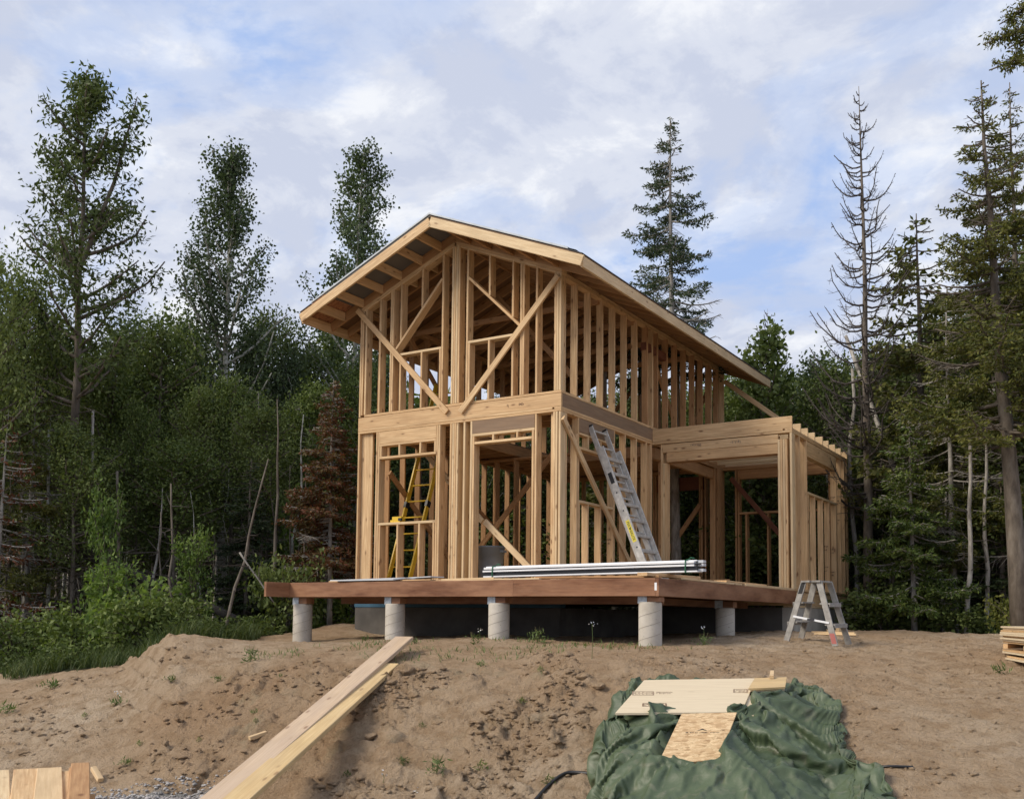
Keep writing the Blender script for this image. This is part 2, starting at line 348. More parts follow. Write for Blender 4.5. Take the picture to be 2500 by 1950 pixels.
M['drygrass'] = leaf_mat('dry_weed_stems', [(0.20, 0.16, 0.08), (0.28, 0.24, 0.12), (0.2, 0.22, 0.1)], 0.1)
M['petal'] = simple('white_petals', (0.8, 0.8, 0.78), 0.6)
def bark(name, a, b, c_, scale=3.0, birch=False):
    m, nt, bs = mat(name); k = NB(nt); v = k.coords((3, 3, 0.8) if not birch else (1, 1, 5))
    n = k.noise(v, scale, 6, 0.65, 0.3)
    c = k.ramp(n, [(0.3, c_), (0.5, a), (0.72, b)])
    k.l(c, bs.inputs['Base Color']); bs.inputs['Roughness'].default_value = 0.9; k.bump(n, 0.6, 0.03, bs); return m
M['bark'] = bark('brown_grey_bark', (0.13, 0.105, 0.08), (0.22, 0.19, 0.155), (0.05, 0.04, 0.03))
M['bark_grey'] = bark('scaly_grey_bark', (0.30, 0.275, 0.24), (0.48, 0.45, 0.40), (0.14, 0.12, 0.10), 5.0)
M['bark_pale'] = bark('pale_aspen_bark', (0.36, 0.35, 0.30), (0.52, 0.51, 0.46), (0.10, 0.09, 0.07), 2.0, True)
M['bark_dark'] = bark('dark_bark', (0.06, 0.05, 0.04), (0.11, 0.09, 0.075), (0.025, 0.02, 0.015))
M['twig'] = simple('dead_twigs', (0.07, 0.058, 0.05), 0.9, 0, 0.4, 3)
M['twig_pale'] = simple('pale_dead_twigs', (0.24, 0.22, 0.19), 0.9, 0, 0.4, 3)

def tarp_mat():
    m, nt, bs = mat('green_tarpaulin'); k = NB(nt); v = k.coords(rand=False)
    n = k.noise(v, 2.4, 6, 0.6); n2 = k.noise(v, 9, 5, 0.6, 0.6)
    c = k.ramp(n, [(0.3, (0.046, 0.070, 0.033)), (0.6, (0.080, 0.108, 0.055)), (0.8, (0.135, 0.16, 0.095))])
    c = k.mix(k.math('MULTIPLY', k.ramp(n2, [(0.55, 0.0), (0.75, 1.0)]), 0.45), c, (0.24, 0.215, 0.16))
    k.l(c, bs.inputs['Base Color']); bs.inputs['Roughness'].default_value = 0.5; bs.inputs['Specular IOR Level'].default_value = 0.45
    k.bump(n2, 0.5, 0.02, bs); return m
M['tarp'] = tarp_mat()

# ------------------------------------------------------------------ object helpers
def tag(o, label=None, cat=None, group=None, kind=None):
    if label: o['label'] = label
    if cat: o['category'] = cat
    if group: o['group'] = group
    if kind: o['kind'] = kind
    return o
def empty(name, loc, label, cat, group=None):
    o = bpy.data.objects.new(name, None); COL.objects.link(o); o.location = Vector(loc)*S; o.empty_display_size = 0.3
    PW[o.name] = Matrix.Translation(Vector(loc)*S)
    return tag(o, label, cat, group)
PW = {}
def mesh_obj(name, verts, faces, m, parent=None, smooth=False, origin=None, scaled=False):
    """verts in layout units (world). origin: object origin (layout units)."""
    v = np.asarray(verts, float)
    if origin is None: origin = (v.min(0)+v.max(0))/2; origin[2] = v[:, 2].min()
    origin = np.asarray(origin, float)
    me = bpy.data.meshes.new(name); fill(me, (v-origin)*S, faces)
    me.materials.append(m)
    if smooth: me.shade_smooth()
    o = bpy.data.objects.new(name, me); COL.objects.link(o)
    o.matrix_world = Matrix.Translation(Vector(origin)*S)
    attach(o, parent); return o
def attach(o, parent):
    PW[o.name] = o.matrix_world.copy() if o.parent is None else None
    if parent is not None:
        w = o.matrix_world.copy(); PW[o.name] = w
        o.parent = parent; o.matrix_parent_inverse = PW[parent.name].inverted(); o.matrix_basis = w
def fill(me, v, faces):
    v = np.asarray(v, np.float32)
    if isinstance(faces, np.ndarray):
        nf, w = faces.shape
        me.vertices.add(len(v)); me.vertices.foreach_set('co', v.ravel())
        me.loops.add(nf*w); me.loops.foreach_set('vertex_index', faces.astype(np.int32).ravel())
        me.polygons.add(nf); me.polygons.foreach_set('loop_start', np.arange(0, nf*w, w, dtype=np.int32)); me.polygons.foreach_set('loop_total', np.full(nf, w, np.int32))
        me.update(calc_edges=True)
    else:
        me.from_pydata([tuple(map(float, q)) for q in v], [], faces); me.update()
def board(name, a, b, w, t, m, parent=None, wdir=(0, 0, 1), ch=0.005, jit=0.0):
    """lumber from a to b (layout units, centre line), w wide along wdir, t thick; local X runs along the grain"""
    a = Vector(a); b = Vector(b)
    X = (b-a); L = X.length; X.normalize(); W = Vector(wdir); W = (W-X*W.dot(X)).normalized(); T = X.cross(W)
    if jit: a = a+T*rnd.uniform(-jit, jit)+W*rnd.uniform(-jit, jit)*0.5; b = b+T*rnd.uniform(-jit, jit)+W*rnd.uniform(-jit, jit)*0.5; X = (b-a).normalized(); T = X.cross(W).normalized(); W = T.cross(X)
    L *= S; w = w*S; t = t*S; c = ch*S
    hw, ht = w/2, t/2
    prof = [(-hw+c, -ht), (hw-c, -ht), (hw, -ht+c), (hw, ht-c), (hw-c, ht), (-hw+c, ht), (-hw, ht-c), (-hw, -ht+c)]
    vs_ = [(x, p, q) for x in (-L/2, L/2) for p, q in prof]
    fs = [(i, (i+1) % 8, 8+(i+1) % 8, 8+i) for i in range(8)]+[tuple(range(7, -1, -1)), tuple(range(8, 16))]
    me = bpy.data.meshes.new(name); me.from_pydata(vs_, [], fs); me.materials.append(m)
    o = bpy.data.objects.new(name, me); COL.objects.link(o)
    ctr = (a+b)*0.5*S
    o.matrix_world = Matrix(((X.x, W.x, T.x, ctr.x), (X.y, W.y, T.y, ctr.y), (X.z, W.z, T.z, ctr.z), (0, 0, 0, 1)))
    attach(o, parent)
    return o
def box(name, lo, hi, m, parent=None):
    lo = np.array(lo, float); hi = np.array(hi, float)
    v = [(x, y, z) for x in (lo[0], hi[0]) for y in (lo[1], hi[1]) for z in (lo[2], hi[2])]
    f = [(0, 1, 3, 2), (4, 6, 7, 5), (0, 4, 5, 1), (2, 3, 7, 6), (0, 2, 6, 4), (1, 5, 7, 3)]
    return mesh_obj(name, v, f, m, parent)
class Geo:
    def __init__(s): s.v = []; s.f = []; s.n = 0
    def add(s, v, f):
        s.v.append(np.asarray(v, float)); s.f += [tuple(i+s.n for i in q) for q in f]; s.n += len(v)
    def box(s, c, ex, ey, ez):
        c, ex, ey, ez = map(np.array, (c, ex, ey, ez))
        v = [c+ex*i+ey*j+ez*k for i in (-1, 1) for j in (-1, 1) for k in (-1, 1)]
        s.add(v, [(0, 1, 3, 2), (4, 6, 7, 5), (0, 4, 5, 1), (2, 3, 7, 6), (0, 2, 6, 4), (1, 5, 7, 3)])
    def tube(s, pts, rad, n=6, cap=True):
        pts = [np.array(p, float) for p in pts]; rad = rad if hasattr(rad, '__len__') else [rad]*len(pts)
        V = []; 
        for i, p in enumerate(pts):
            d = pts[min(i+1, len(pts)-1)]-pts[max(i-1, 0)]; d /= (np.linalg.norm(d)+1e-9)
            a = np.cross(d, (0, 0, 1) if abs(d[2]) < 0.9 else (1, 0, 0)); a /= np.linalg.norm(a); b = np.cross(d, a)
            for k in range(n): V.append(p+rad[i]*(a*math.cos(2*math.pi*k/n)+b*math.sin(2*math.pi*k/n)))
        F = [(i*n+k, i*n+(k+1) % n, (i+1)*n+(k+1) % n, (i+1)*n+k) for i in range(len(pts)-1) for k in range(n)]
        if cap: F += [tuple(range(n-1, -1, -1)), tuple((len(pts)-1)*n+k for k in range(n))]
        s.add(V, F)
    def obj(s, name, m, parent=None, smooth=False, origin=None): return mesh_obj(name, np.concatenate(s.v), s.f, m, parent, smooth, origin)
def text_obj(name, body, size, mtx, m, parent, extr=0.0008, sx=1.0):
    cu = bpy.data.curves.new(name, 'FONT'); cu.body = body; cu.size = size; cu.extrude = extr; cu.align_x = 'CENTER'; cu.align_y = 'CENTER'; cu.resolution_u = 2
    tmp = bpy.data.objects.new(name+'_curve', cu); COL.objects.link(tmp)
    dg = bpy.context.evaluated_depsgraph_get(); me = bpy.data.meshes.new_from_object(tmp.evaluated_get(dg))
    bpy.data.objects.remove(tmp); bpy.data.curves.remove(cu)
    me.name = name; me.materials.clear(); me.materials.append(m)
    o = bpy.data.objects.new(name, me); COL.objects.link(o); o.matrix_world = mtx @ Matrix.Diagonal((sx, 1, 1, 1))
    attach(o, parent); return o
def frame_m(c, ex, ey):
    ex = Vector(ex).normalized(); ey = Vector(ey); ey = (ey-ex*ey.dot(ex)).normalized(); ez = ex.cross(ey); c = Vector(c)*S
    return Matrix(((ex.x, ey.x, ez.x, c.x), (ex.y, ey.y, ez.y, c.y), (ex.z, ey.z, ez.z, c.z), (0, 0, 0, 1)))
# ------------------------------------------------------------------ the timber-framed building (layout units; front wall on y=0, right side wall on x=0)
T2, T6, T4, SP = 0.046, 0.172, 0.107, 0.4903
TS = 0.128
W, D1, WW, D2, HT = 4.417, 3.7235, 2.772, 7.888, 2.909
house = empty('unfinished_house', (0, 0, -0.85), 'two-storey timber-framed house under construction with bare studs and a gable roof', 'house')
P = lambda n, a, b, w=T6, t=T2, m='spruce', wd=(0, 0, 1), **k: board(n, a, b, w, t, M[m], house, wd, **k)
XD, YD, ZD = (1, 0, 0), (0, 1, 0), (0, 0, 1)
# a stud in a wall along X: broad faces look along X, depth along Y
def studX(x, y0, z0, z1, m='spruce', n='stud'): return P(n, (x, y0+T6/2, z0), (x, y0+T6/2, z1), T6, T2-0.004, m, YD, jit=0.003)
def studY(y, x0, z0, z1, m='spruce', n='stud'): return P(n, (x0-TS/2, y, z0), (x0-TS/2, y, z1), TS, T2-0.010, m, XD, jit=0.004)
ZR = lambda x: 6.454-0.414*abs(x+2.2085)          # top of the roof
UB, UT = 3.27, 5.24                                 # upper storey stud foot / side plate underside
PZ = lambda x: ZR(x)-0.30                           # underside of the gable plate
# --- foundation and floor frame
house_found = []
def fwall(lo, hi, m='concrete'): box('foundation_wall', lo, hi, M[m], house)
fwall((-W+0.01, 0.01, -1.2), (-0.01, 0.22, -0.37), 'concrete_shaded'); fwall((-W+0.01, 0.223, -1.2), (-W+0.22, D2-0.01, -0.37))
fwall((0.0, D1+0.01, -1.2), (WW-0.22, D1+0.22, -0.30), 'concrete_shaded'); fwall((WW-0.216, D1+0.01, -1.2), (WW-0.01, D2-0.01, -0.30))
fwall((-W+0.223, D2-0.22, -1.2), (WW-0.22, D2-0.012, -0.37)); fwall((-0.22, 0.223, -1.2), (-0.013, D2-0.23, -0.37), 'concrete_shaded')
box('sill_membrane', (-W, 0.0, -0.365), (0, 0.2, -0.24), M['blue_foam'], house)
P('rim_joist', (-W, T2/2, -0.12), (0, T2/2, -0.12), 0.235, T2, 'spruce_shaded_brown')
P('rim_joist', (-W+T2/2, T2, -0.12), (-W+T2/2, D2, -0.12), 0.235, T2, 'spruce_shaded_brown')
P('rim_joist', (WW-T2/2, D1+0.03, -0.145), (WW-T2/2, D2, -0.145), 0.235, T2, 'spruce')
P('rim_joist', (0, D1+T2/2, -0.145), (WW, D1+T2/2, -0.145), 0.235, T2, 'spruce')
P('sill_plate', (WW-0.1, D1+0.03, -0.28), (WW-0.1, D2, -0.28), 0.2, 0.03, 'spruce_pale', XD)
box('subfloor', (-W+0.01, 0.05, -0.03), (-0.005, D2-0.05, -0.003), M['osb'], house)
box('subfloor', (0.0, D1+0.06, -0.03), (WW-0.05, D2-0.05, -0.003), M['osb'], house)
for i in range(15):
    P('floor_joist', (-W+0.05, 0.35+i*SP, -0.145), (-0.03, 0.35+i*SP, -0.145), 0.21, T2, 'spruce_shaded_brown')
# --- lower plates
def plateX(n, x0, x1, y0, z, m='spruce'): P(n, (x0, y0+T6/2, z), (x1, y0+T6/2, z), T6, T2-0.003, m, YD)
def plateY(n, y0, y1, x0, z, m='spruce'): P(n, (x0-TS/2, y0, z), (x0-TS/2, y1, z), TS, T2-0.003, m, XD)
plateX('bottom_plate', -W, -1.74, 0, 0.023); plateX('bottom_plate', -0.566, 0, 0, 0.023)
plateY('bottom_plate', T6, D1, 0, 0.023); plateY('bottom_plate', T6, D2, -W+TS, 0.023); plateX('bottom_plate', -W+TS, -1.7, D2-T6, 0.023); plateX('bottom_plate', -0.5, WW, D2-T6, 0.023)
for dz in (0.023, 0.069):
    plateX('top_plate', -W, 0 if dz < 0.05 else -0.17, 0, HT+dz-0.09+0.0445+0.0455); 
    plateY('top_plate', T6 if dz < 0.05 else 0, D1-0.002, 0, HT+dz)
    plateY('top_plate', T6, D2, -W+TS, HT+dz, 'spruce_shaded_brown'); plateX('top_plate', -W+TS, -0.17, D2-T6, HT+dz, 'spruce_shaded_brown')
    plateY('top_plate', D1+0.17, D2-T6, 0, HT+dz, 'spruce_shaded_brown')
    plateX('top_plate', 0.002, WW-(0 if dz < 0.05 else T6), D1, HT+dz-0.0); plateY('top_plate', D1+T6 if dz < 0.05 else D1, D2, WW, HT+dz); plateX('top_plate', 0.0, WW-T6, D2-T6, HT+dz, 'spruce_shaded_brown')
S0, S1 = T2, HT
# front wall, ground floor
P('corner_board', (-4.235, 0.085, S0), (-4.235, 0.085, S1), 0.265, T2, 'spruce', XD)
for x in (-4.392, -3.952, -3.904, -2.553, -2.505): studX(x, 0, S0, S1)
for k in range(4): studX(-2.248+k*T2, 0, S0, S1, 'spruce_pale' if k % 2 else 'spruce')
for x in (-1.958, -1.808): studX(x, 0, S0, S1, 'spruce_pale')
studX(-1.761, 0, S0, 2.635); studX(-0.541, 0, S0, 2.635); studX(-0.490, 0, S0, S1)
for x in (-0.132, -0.085, -0.024): studX(x, 0, S0, S1, 'spruce_pale' if x > -0.1 else 'spruce')
P('nailer', (-0.20, 0.10, S0), (-0.20, 0.10, S1), 0.09, T2, 'spruce', YD)
P('window_header', (-3.88, 0.024, 2.79), (-2.578, 0.024, 2.79), 0.232, T2, 'spruce'); P('window_header', (-3.88, 0.14, 2.79), (-2.578, 0.14, 2.79), 0.232, T2, 'spruce_shaded_brown')
P('header_plate', (-3.88, T6/2, 2.652), (-2.578, T6/2, 2.652), T6, T2*0.9, 'spruce', YD)
P('window_head', (-3.88, T6/2, 2.412), (-2.578, T6/2, 2.412), T6, T2, 'spruce', YD); P('window_sill', (-3.88, T6/2, 1.172), (-2.578, T6/2, 1.172), T6, T2, 'spruce_pale', YD)
for x in (-3.855, -3.415, -2.935, -2.602): studX(x, 0, 2.436, 2.63, n='cripple_stud')
for x in (-3.855, -3.43, -2.93, -2.602): studX(x, 0, S0, 1.148, n='cripple_stud')
P('door_header', (-1.784, 0.024, 2.795), (-0.515, 0.024, 2.795), 0.228, T2, 'grey_board'); P('door_header', (-1.784, 0.14, 2.795), (-0.515, 0.14, 2.795), 0.228, T2, 'spruce_shaded_brown')
P('header_plate', (-1.784, T6/2, 2.658), (-0.515, T6/2, 2.658), T6, T2, 'spruce_pale', YD)
P('door_head', (-1.737, T6/2, 2.515), (-0.566, T6/2, 2.515), T6, T2, 'spruce', YD)
for x in (-1.35, -0.86): studX(x, 0, 2.54, 2.634, n='cripple_stud')
# side wall, ground floor
for y, z0, z1 in ((0.195, S0, S1), (0.578, S0, 2.62), (0.626, S0, S1), (1.98, S0, 2.62), (2.027, S0, S1), (2.49, S0, S1), (2.98, S0, S1), (3.45, S0, S1), (3.64, S0, S1), (3.69, S0, S1)): studY(y, 0, z0, z1)
P('window_header', (-0.024, 0.655, 2.787), (-0.024, 2.0, 2.787), 0.236, T2, 'grey_board'); P('header_plate', (-TS/2, 0.655, 2.643), (-TS/2, 2.0, 2.643), TS, T2*0.85, 'spruce', XD)
P('window_head', (-TS/2, 0.65, 2.392), (-TS/2, 1.955, 2.392), TS, T2, 'spruce', XD); P('window_sill', (-TS/2, 0.65, 1.465), (-TS/2, 1.955, 1.465), TS, T2, 'spruce_pale', XD)
for y in (1.0, 1.48): studY(y, 0, 2.416, 2.62, n='cripple_stud'); studY(y, 0, S0, 1.44, n='cripple_stud')
studY(0.67, 0, S0, 1.44, n='cripple_stud')
# left wall, back walls, inner walls
y = T6+0.15
while y < D2-0.1: studY(y, -W+TS, S0, S1, 'spruce_shaded_brown'); y += SP
for x in (-4.3, -3.7, -3.2, -2.7, -2.2, -1.75, -1.70): studX(x, D2-T6, S0, S1, 'spruce_shaded_brown')
for x in (-0.58, -0.53, -0.44, -0.19, -0.145, -0.1, -0.05): studX(x, D2-T6, S0, S1, 'spruce_shaded_brown')
P('beam', (-1.70, D2-0.10, 2.665), (-0.5, D2-0.10, 2.665), 0.31, 0.1, 'treated')
for y in (4.3, 7.2, 7.5, 7.6): studY(y, 0, S0, S1, 'spruce_shaded_brown')
for i in range(4): studX(-0.16+0.05*i, 7.35, S0, S1, 'spruce_shaded_brown', 'post')
P('beam', (-T6/2, D1+0.2, 2.78), (-T6/2, 7.3, 2.78), 0.24, 0.09, 'spruce_shaded_brown')
# --- wing
for i, x in enumerate((0.190, 0.236, 0.275)): studX(x, D1, S0, 2.89 if i < 1 else 2.52, 'spruce_pale' if i == 1 else 'spruce')
P('door_header', (0.214, D1+0.022, 2.812), (2.51, D1+0.022, 2.812), 0.166, T2, 'spruce'); P('door_header', (0.297, D1+0.03, 2.632), (2.50, D1+0.03, 2.632), 0.19, T2, 'spruce')
P('door_header', (0.297, D1+0.13, 2.70), (2.50, D1+0.13, 2.70), 0.36, T2, 'spruce_shaded_brown')
for i in range(4): studX(2.523+i*T2, D1, S0, 2.80, 'spruce_pale' if i in (0, 2) else 'spruce')
studX(WW-0.024, D1, S0, S1, 'spruce_pale')
for y, z0, z1 in ((3.92, S0, S1), (4.21, S0, S1), (4.69, S0, S1), (6.93, S0, 2.62), (7.28, S0, S1), (7.60, S0, S1), (7.80, S0, S1), (7.86, S0, S1)): studY(y, WW, z0, z1)
P('window_header', (WW-0.024, 4.72, 2.775), (WW-0.024, 6.905, 2.775), 0.25, T2, 'spruce'); P('header_plate', (WW-TS/2, 4.72, 2.627), (WW-TS/2, 6.905, 2.627), TS, T2, 'spruce', XD)
P('window_sill', (WW-TS/2, 4.72, 1.905), (WW-TS/2, 6.905, 1.905), TS, T2, 'spruce_pale', XD)
for y in (4.79, 5.25, 5.81, 6.32, 6.85): P('cripple_stud', (WW-0.055, y, S0), (WW-0.055, y, 1.88), 0.110, 0.034, 'spruce', XD)
plateY('bottom_plate', D1, D2, WW, 0.023); plateX('bottom_plate', 0.17, 0.3, D1, 0.023)
for x in (0.30, 0.36): studX(x, D2-T6, S0, S1, 'spruce_shaded_brown')
P('window_sill', (0.385, D2-T6/2, 1.9), (2.4, D2-T6/2, 1.9), T6, T2, 'spruce_shaded_brown', YD); P('window_header', (0.385, D2-T6/2, 2.80), (2.4, D2-T6/2, 2.80), 0.22, 0.14, 'spruce_shaded_brown')
for x in (0.54, 1.04, 1.54, 2.04): studX(x, D2-T6, S0, 1.877, 'spruce_shaded_brown', 'cripple_stud')
for x in (2.42, 2.72): studX(x, D2-T6, S0, S1, 'spruce_shaded_brown')
# wing roof joists, their ends stepping back along the side wall
P('rim_joist', (-0.0, D1+T2/2, 3.102), (WW, D1+T2/2, 3.102), 0.228, T2, 'spruce')
for i in range(1, 9): P('roof_joist', (0.0, D1+T2/2+i*0.517, 3.075), (WW+rnd.uniform(-0.012, 0.012), D1+T2/2+i*0.517, 3.075), 0.172, T2, 'spruce_pale')
P('ledger_board', (-0.02, D1+T2, 3.10), (-0.02, D2, 3.10), 0.23, T2, 'spruce_shaded_brown')
# --- second floor: rims and joists
P('rim_joist', (-W, T2/2, 3.103), (0.0, T2/2, 3.103), 0.232, T2, 'spruce'); P('rim_joist', (-T2/2, T2+0.002, 3.103), (-T2/2, D1-0.002, 3.103), 0.232, T2, 'grey_board')
P('rim_joist', (-W+T2/2, T2, 3.103), (-W+T2/2, D2, 3.103), 0.232, T2, 'spruce_shaded_brown'); P('rim_joist', (-W, D2-T2/2, 3.103), (0, D2-T2/2, 3.103), 0.232, T2, 'spruce_shaded_brown')
for i in range(1, 16):
    open_ = 3 < i < 11          # the stair opening leaves only short joists at the left wall
    P('floor_joist', (-W+T2, i*SP, 3.10), (-3.4 if open_ else -T2, i*SP, 3.10), 0.225, T2, 'spruce_shaded_brown')
P('floor_joist', (-3.375, 3*SP+T2, 3.10), (-3.375, 11*SP-T2, 3.10), 0.225, T2, 'spruce_shaded_brown')
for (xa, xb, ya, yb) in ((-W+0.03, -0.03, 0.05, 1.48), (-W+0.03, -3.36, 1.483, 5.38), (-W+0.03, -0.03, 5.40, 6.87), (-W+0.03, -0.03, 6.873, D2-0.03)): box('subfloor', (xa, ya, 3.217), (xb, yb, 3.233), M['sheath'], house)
# --- upper storey
plateX('bottom_plate', -W+0.14, 0, 0, 3.246); plateY('bottom_plate', T6, D2, 0, 3.246); plateY('bottom_plate', T6, D2, -W+TS, 3.246, 'spruce_shaded_brown'); plateX('bottom_plate', -W+TS, -T6, D2-T6, 3.246, 'spruce_shaded_brown')
dL = lambda x: 4.42+(x+3.56)*(5.58-4.42)/(3.56-2.517); dR = lambda x: 5.53-(x+1.92)*(5.53-4.46)/(1.92-0.80)
for x in (-4.393, -4.346, -4.270, -3.927, -3.662, -3.616, -2.470): studX(x, 0, UB-0.0 if x > -4.37 else 3.235, PZ(x)+0.02, 'grey_board' if x == -4.393 and False else 'spruce')
for x in (-3.43, -2.94): studX(x, 0, dL(x)+0.03, PZ(x)+0.02)
for x in (-3.43, -2.94, -2.518): studX(x, 0, UB, 4.30, n='cripple_stud')
for k in range(4): studX(-2.250+k*T2, 0, UB, PZ(-2.2)-0.0, 'spruce_pale' if k % 2 == 0 else 'spruce')
for x in (-1.93, -0.80, -0.753, -0.487): studX(x, 0, UB, PZ(x)+0.02)
for x in (-1.458, -0.97): studX(x, 0, dR(x)+0.03, PZ(x)+0.02)
for x in (-1.882, -1.462, -0.97): studX(x, 0, UB, 4.315, n='cripple_stud')
for x in (-0.125, -0.078, -0.028): studX(x, 0, UB, PZ(x)+0.02, 'spruce_pale' if x > -0.1 else 'spruce')
P('window_sill', (-3.46, T6/2, 4.322), (-2.495, T6/2, 4.322), T6, T2, 'spruce_pale', YD); P('window_sill', (-1.905, T6/2, 4.341), (-0.825, T6/2, 4.341), T6, T2, 'spruce_pale', YD)
P('sloped_header', (-3.59, T6/2, dL(-3.59)), (-2.495, T6/2, dL(-2.495)), T6, T2, 'spruce', YD); P('sloped_header', (-1.905, T6/2, dR(-1.905)), (-0.82, T6/2, dR(-0.82)), T6, T2, 'spruce', YD)
for s_ in (-1, 1):      # gable plates, doubled
    e = -W if s_ < 0 else 0.0; mid = -2.2085+s_*0.02
    for k in (0, 1): P('gable_plate', (e, T6/2, PZ(e)+0.024+k*0.047), (mid, T6/2, PZ(mid)+0.024+k*0.047), T6, T2-0.003, 'spruce', YD)
    for k in (0, 1): P('gable_plate', (e, D2-T6/2, PZ(e)+0.024+k*0.047), (mid, D2-T6/2, PZ(mid)+0.024+k*0.047), T6, T2-0.003, 'spruce_shaded_brown', YD)
for x in np.arange(-4.1, -0.1, SP): studX(float(x), D2-T6, UB, PZ(float(x))+0.01, 'spruce_shaded_brown')
for k in (0, 1): plateY('top_plate', T6, D2-T6, 0, UT+0.024+k*0.047-0.02); plateY('top_plate', T6, D2-T6, -W+TS, UT+0.024+k*0.047-0.02, 'spruce_shaded_brown')
for i in range(1, 16):
    yy = T2/2+0.04+i*SP
    if i == 7: P('header', (-T6/2, yy-0.02, 4.85), (-T6/2, yy+SP*2, 4.85), 0.16, 0.12, 'treated'); 
    studY(yy, 0, UB, UT, 'spruce' if i < 7 else 'spruce_shaded_brown'); studY(yy, -W+TS, UB, UT, 'spruce_shaded_brown')
for yy in (0.12, 7.0, 7.80): studY(yy, 0, UB, UT)
studY(3.74, 0, UB, UT)
# temporary braces
P('diagonal_brace', (-4.47, -0.028, 5.318), (-2.32, -0.028, 3.118), T4, T2, 'spruce'); P('diagonal_brace', (-0.056, -0.028, 5.215), (-2.031, -0.028, 3.089), T4, T2, 'spruce')
P('diagonal_brace', (0.028, 0.02, 2.80), (0.028, 2.80, 0.33), T4, T2, 'spruce')
P('diagonal_brace', (-1.70, 0.30, 1.16), (-0.55, 0.30, 0.12), T4, T2, 'spruce_pale')
P('diagonal_brace', (-3.9, 3.0, 0.62), (-1.75, 3.0, 2.90), T4, T2, 'spruce_shaded_brown')
P('diagonal_brace', (-0.01, 7.87, 5.05), (2.3, 7.87, 3.2), T4, T2, 'spruce')
P('diagonal_brace', (-1.75, 7.68, 0.55), (-0.55, 7.68, 2.15), T4, T2, 'spruce_shaded_brown'); P('diagonal_brace', (0.2, 7.66, 2.72), (1.7, 7.66, 0.95), T4, T2, 'treated')
P('diagonal_brace', (-4.05, 1.5, 2.84), (-2.55, 1.5, 1.30), T4, T2, 'spruce_pale'); P('diagonal_brace', (-4.2, 0.7, 2.25), (-4.2, 3.3, 0.25), T4, T2, 'spruce_shaded_brown')
for x in (-3.9, -3.4, -2.9, -2.4, -1.95, -1.9): studX(x, 4.0, S0, S1, 'spruce_shaded_brown')
plateX('top_plate', -W+TS, -1.85, 4.0, HT+0.023, 'spruce_shaded_brown'); plateX('bottom_plate', -W+TS, -1.85, 4.0, 0.023, 'spruce_shaded_brown'); P('diagonal_brace', (-4.2, 2.4, 2.5), (-4.2, 6.4, 0.5), T4, T2, 'spruce_shaded_brown', )
P('diagonal_brace', (-0.2, 3.9, 5.1), (-0.2, 5.6, 3.35), T4, T2, 'spruce_shaded_brown'); P('diagonal_brace', (-0.2, 7.5, 5.0), (-0.2, 6.0, 3.35), T4, T2, 'spruce_shaded_brown')
P('diagonal_brace', (-4.2, 1.2, 5.1), (-4.2, 3.2, 3.35), T4, T2, 'spruce_shaded_brown'); P('diagonal_brace', (-3.9, 7.6, 3.4), (-1.9, 7.6, 5.4), T4, T2, 'spruce_shaded_brown'); P('diagonal_brace', (-2.7, 2.2, 5.9), (-0.9, 2.2, 4.0), T4, T2, 'spruce_shaded_brown')
for y in (1.5, 3.0, 4.5, 6.0): P('ceiling_tie', (-4.35, y, 5.20), (-0.07, y, 5.20), T4, T2, 'spruce_shaded_brown')
# --- roof
RD = T6; YF, YB = -0.789, 8.778; XL, XR = -5.227, 0.80; RX = -2.2085; cth = math.cos(math.atan(0.414))
def raft(y, n='rafter', m='spruce_shaded_brown', drop=None, w=RD):
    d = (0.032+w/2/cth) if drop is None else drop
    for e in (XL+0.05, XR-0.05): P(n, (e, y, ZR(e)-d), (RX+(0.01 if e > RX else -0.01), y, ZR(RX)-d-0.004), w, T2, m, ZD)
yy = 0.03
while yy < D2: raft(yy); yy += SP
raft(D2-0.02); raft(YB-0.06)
P('ridge_board', (RX, T2, ZR(RX)-0.13), (RX, YB-0.05, ZR(RX)-0.13), 0.2, T2, 'spruce_shaded_brown')
for x in (-4.37, -3.9, -3.45, -2.97, -2.54, -1.89, -1.44, -0.98, -0.54, -0.09): P('lookout', (x, YF+T2, ZR(x)-0.032-RD/2), (x, SP, ZR(x)-0.032-RD/2), RD-0.012, T2, 'spruce_shaded_brown' if x > RX else 'spruce')
P('lookout', (-4.83, YF+T2, ZR(-4.83)-0.12), (-4.83, 0.0, ZR(-4.83)-0.12), RD, T2, 'spruce')
fz = 0.032+0.172/2/cth
for (a, b) in ((XL, RX), (XR, RX)): P('gable_fascia', (a, YF+T2/2, ZR(a)-fz), (b+(-0.0005 if a < b else 0.0005), YF+T2/2, ZR(b)-fz), 0.172, T2, 'spruce_pale' if a > b else 'spruce', ZD)
for (a, b) in ((YF+T2+0.001, 3.4), (3.403, YB)):
    P('eave_fascia', (XR-T2/2, a, ZR(XR)-0.125), (XR-T2/2, b, ZR(XR)-0.125), 0.185, T2, 'spruce_pale', ZD); P('eave_fascia', (XL+T2/2, a, ZR(XL)-0.125), (XL+T2/2, b, ZR(XL)-0.125), 0.185, T2, 'spruce', ZD)
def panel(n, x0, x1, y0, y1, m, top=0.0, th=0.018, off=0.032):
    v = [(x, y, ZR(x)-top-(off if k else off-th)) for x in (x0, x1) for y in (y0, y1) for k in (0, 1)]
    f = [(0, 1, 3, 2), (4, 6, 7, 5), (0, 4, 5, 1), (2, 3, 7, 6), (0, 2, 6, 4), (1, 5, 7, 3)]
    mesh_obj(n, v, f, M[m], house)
ys = [YF+0.002, 0.0, 1.5, 3.0, 4.5, 6.0, 7.5, YB]
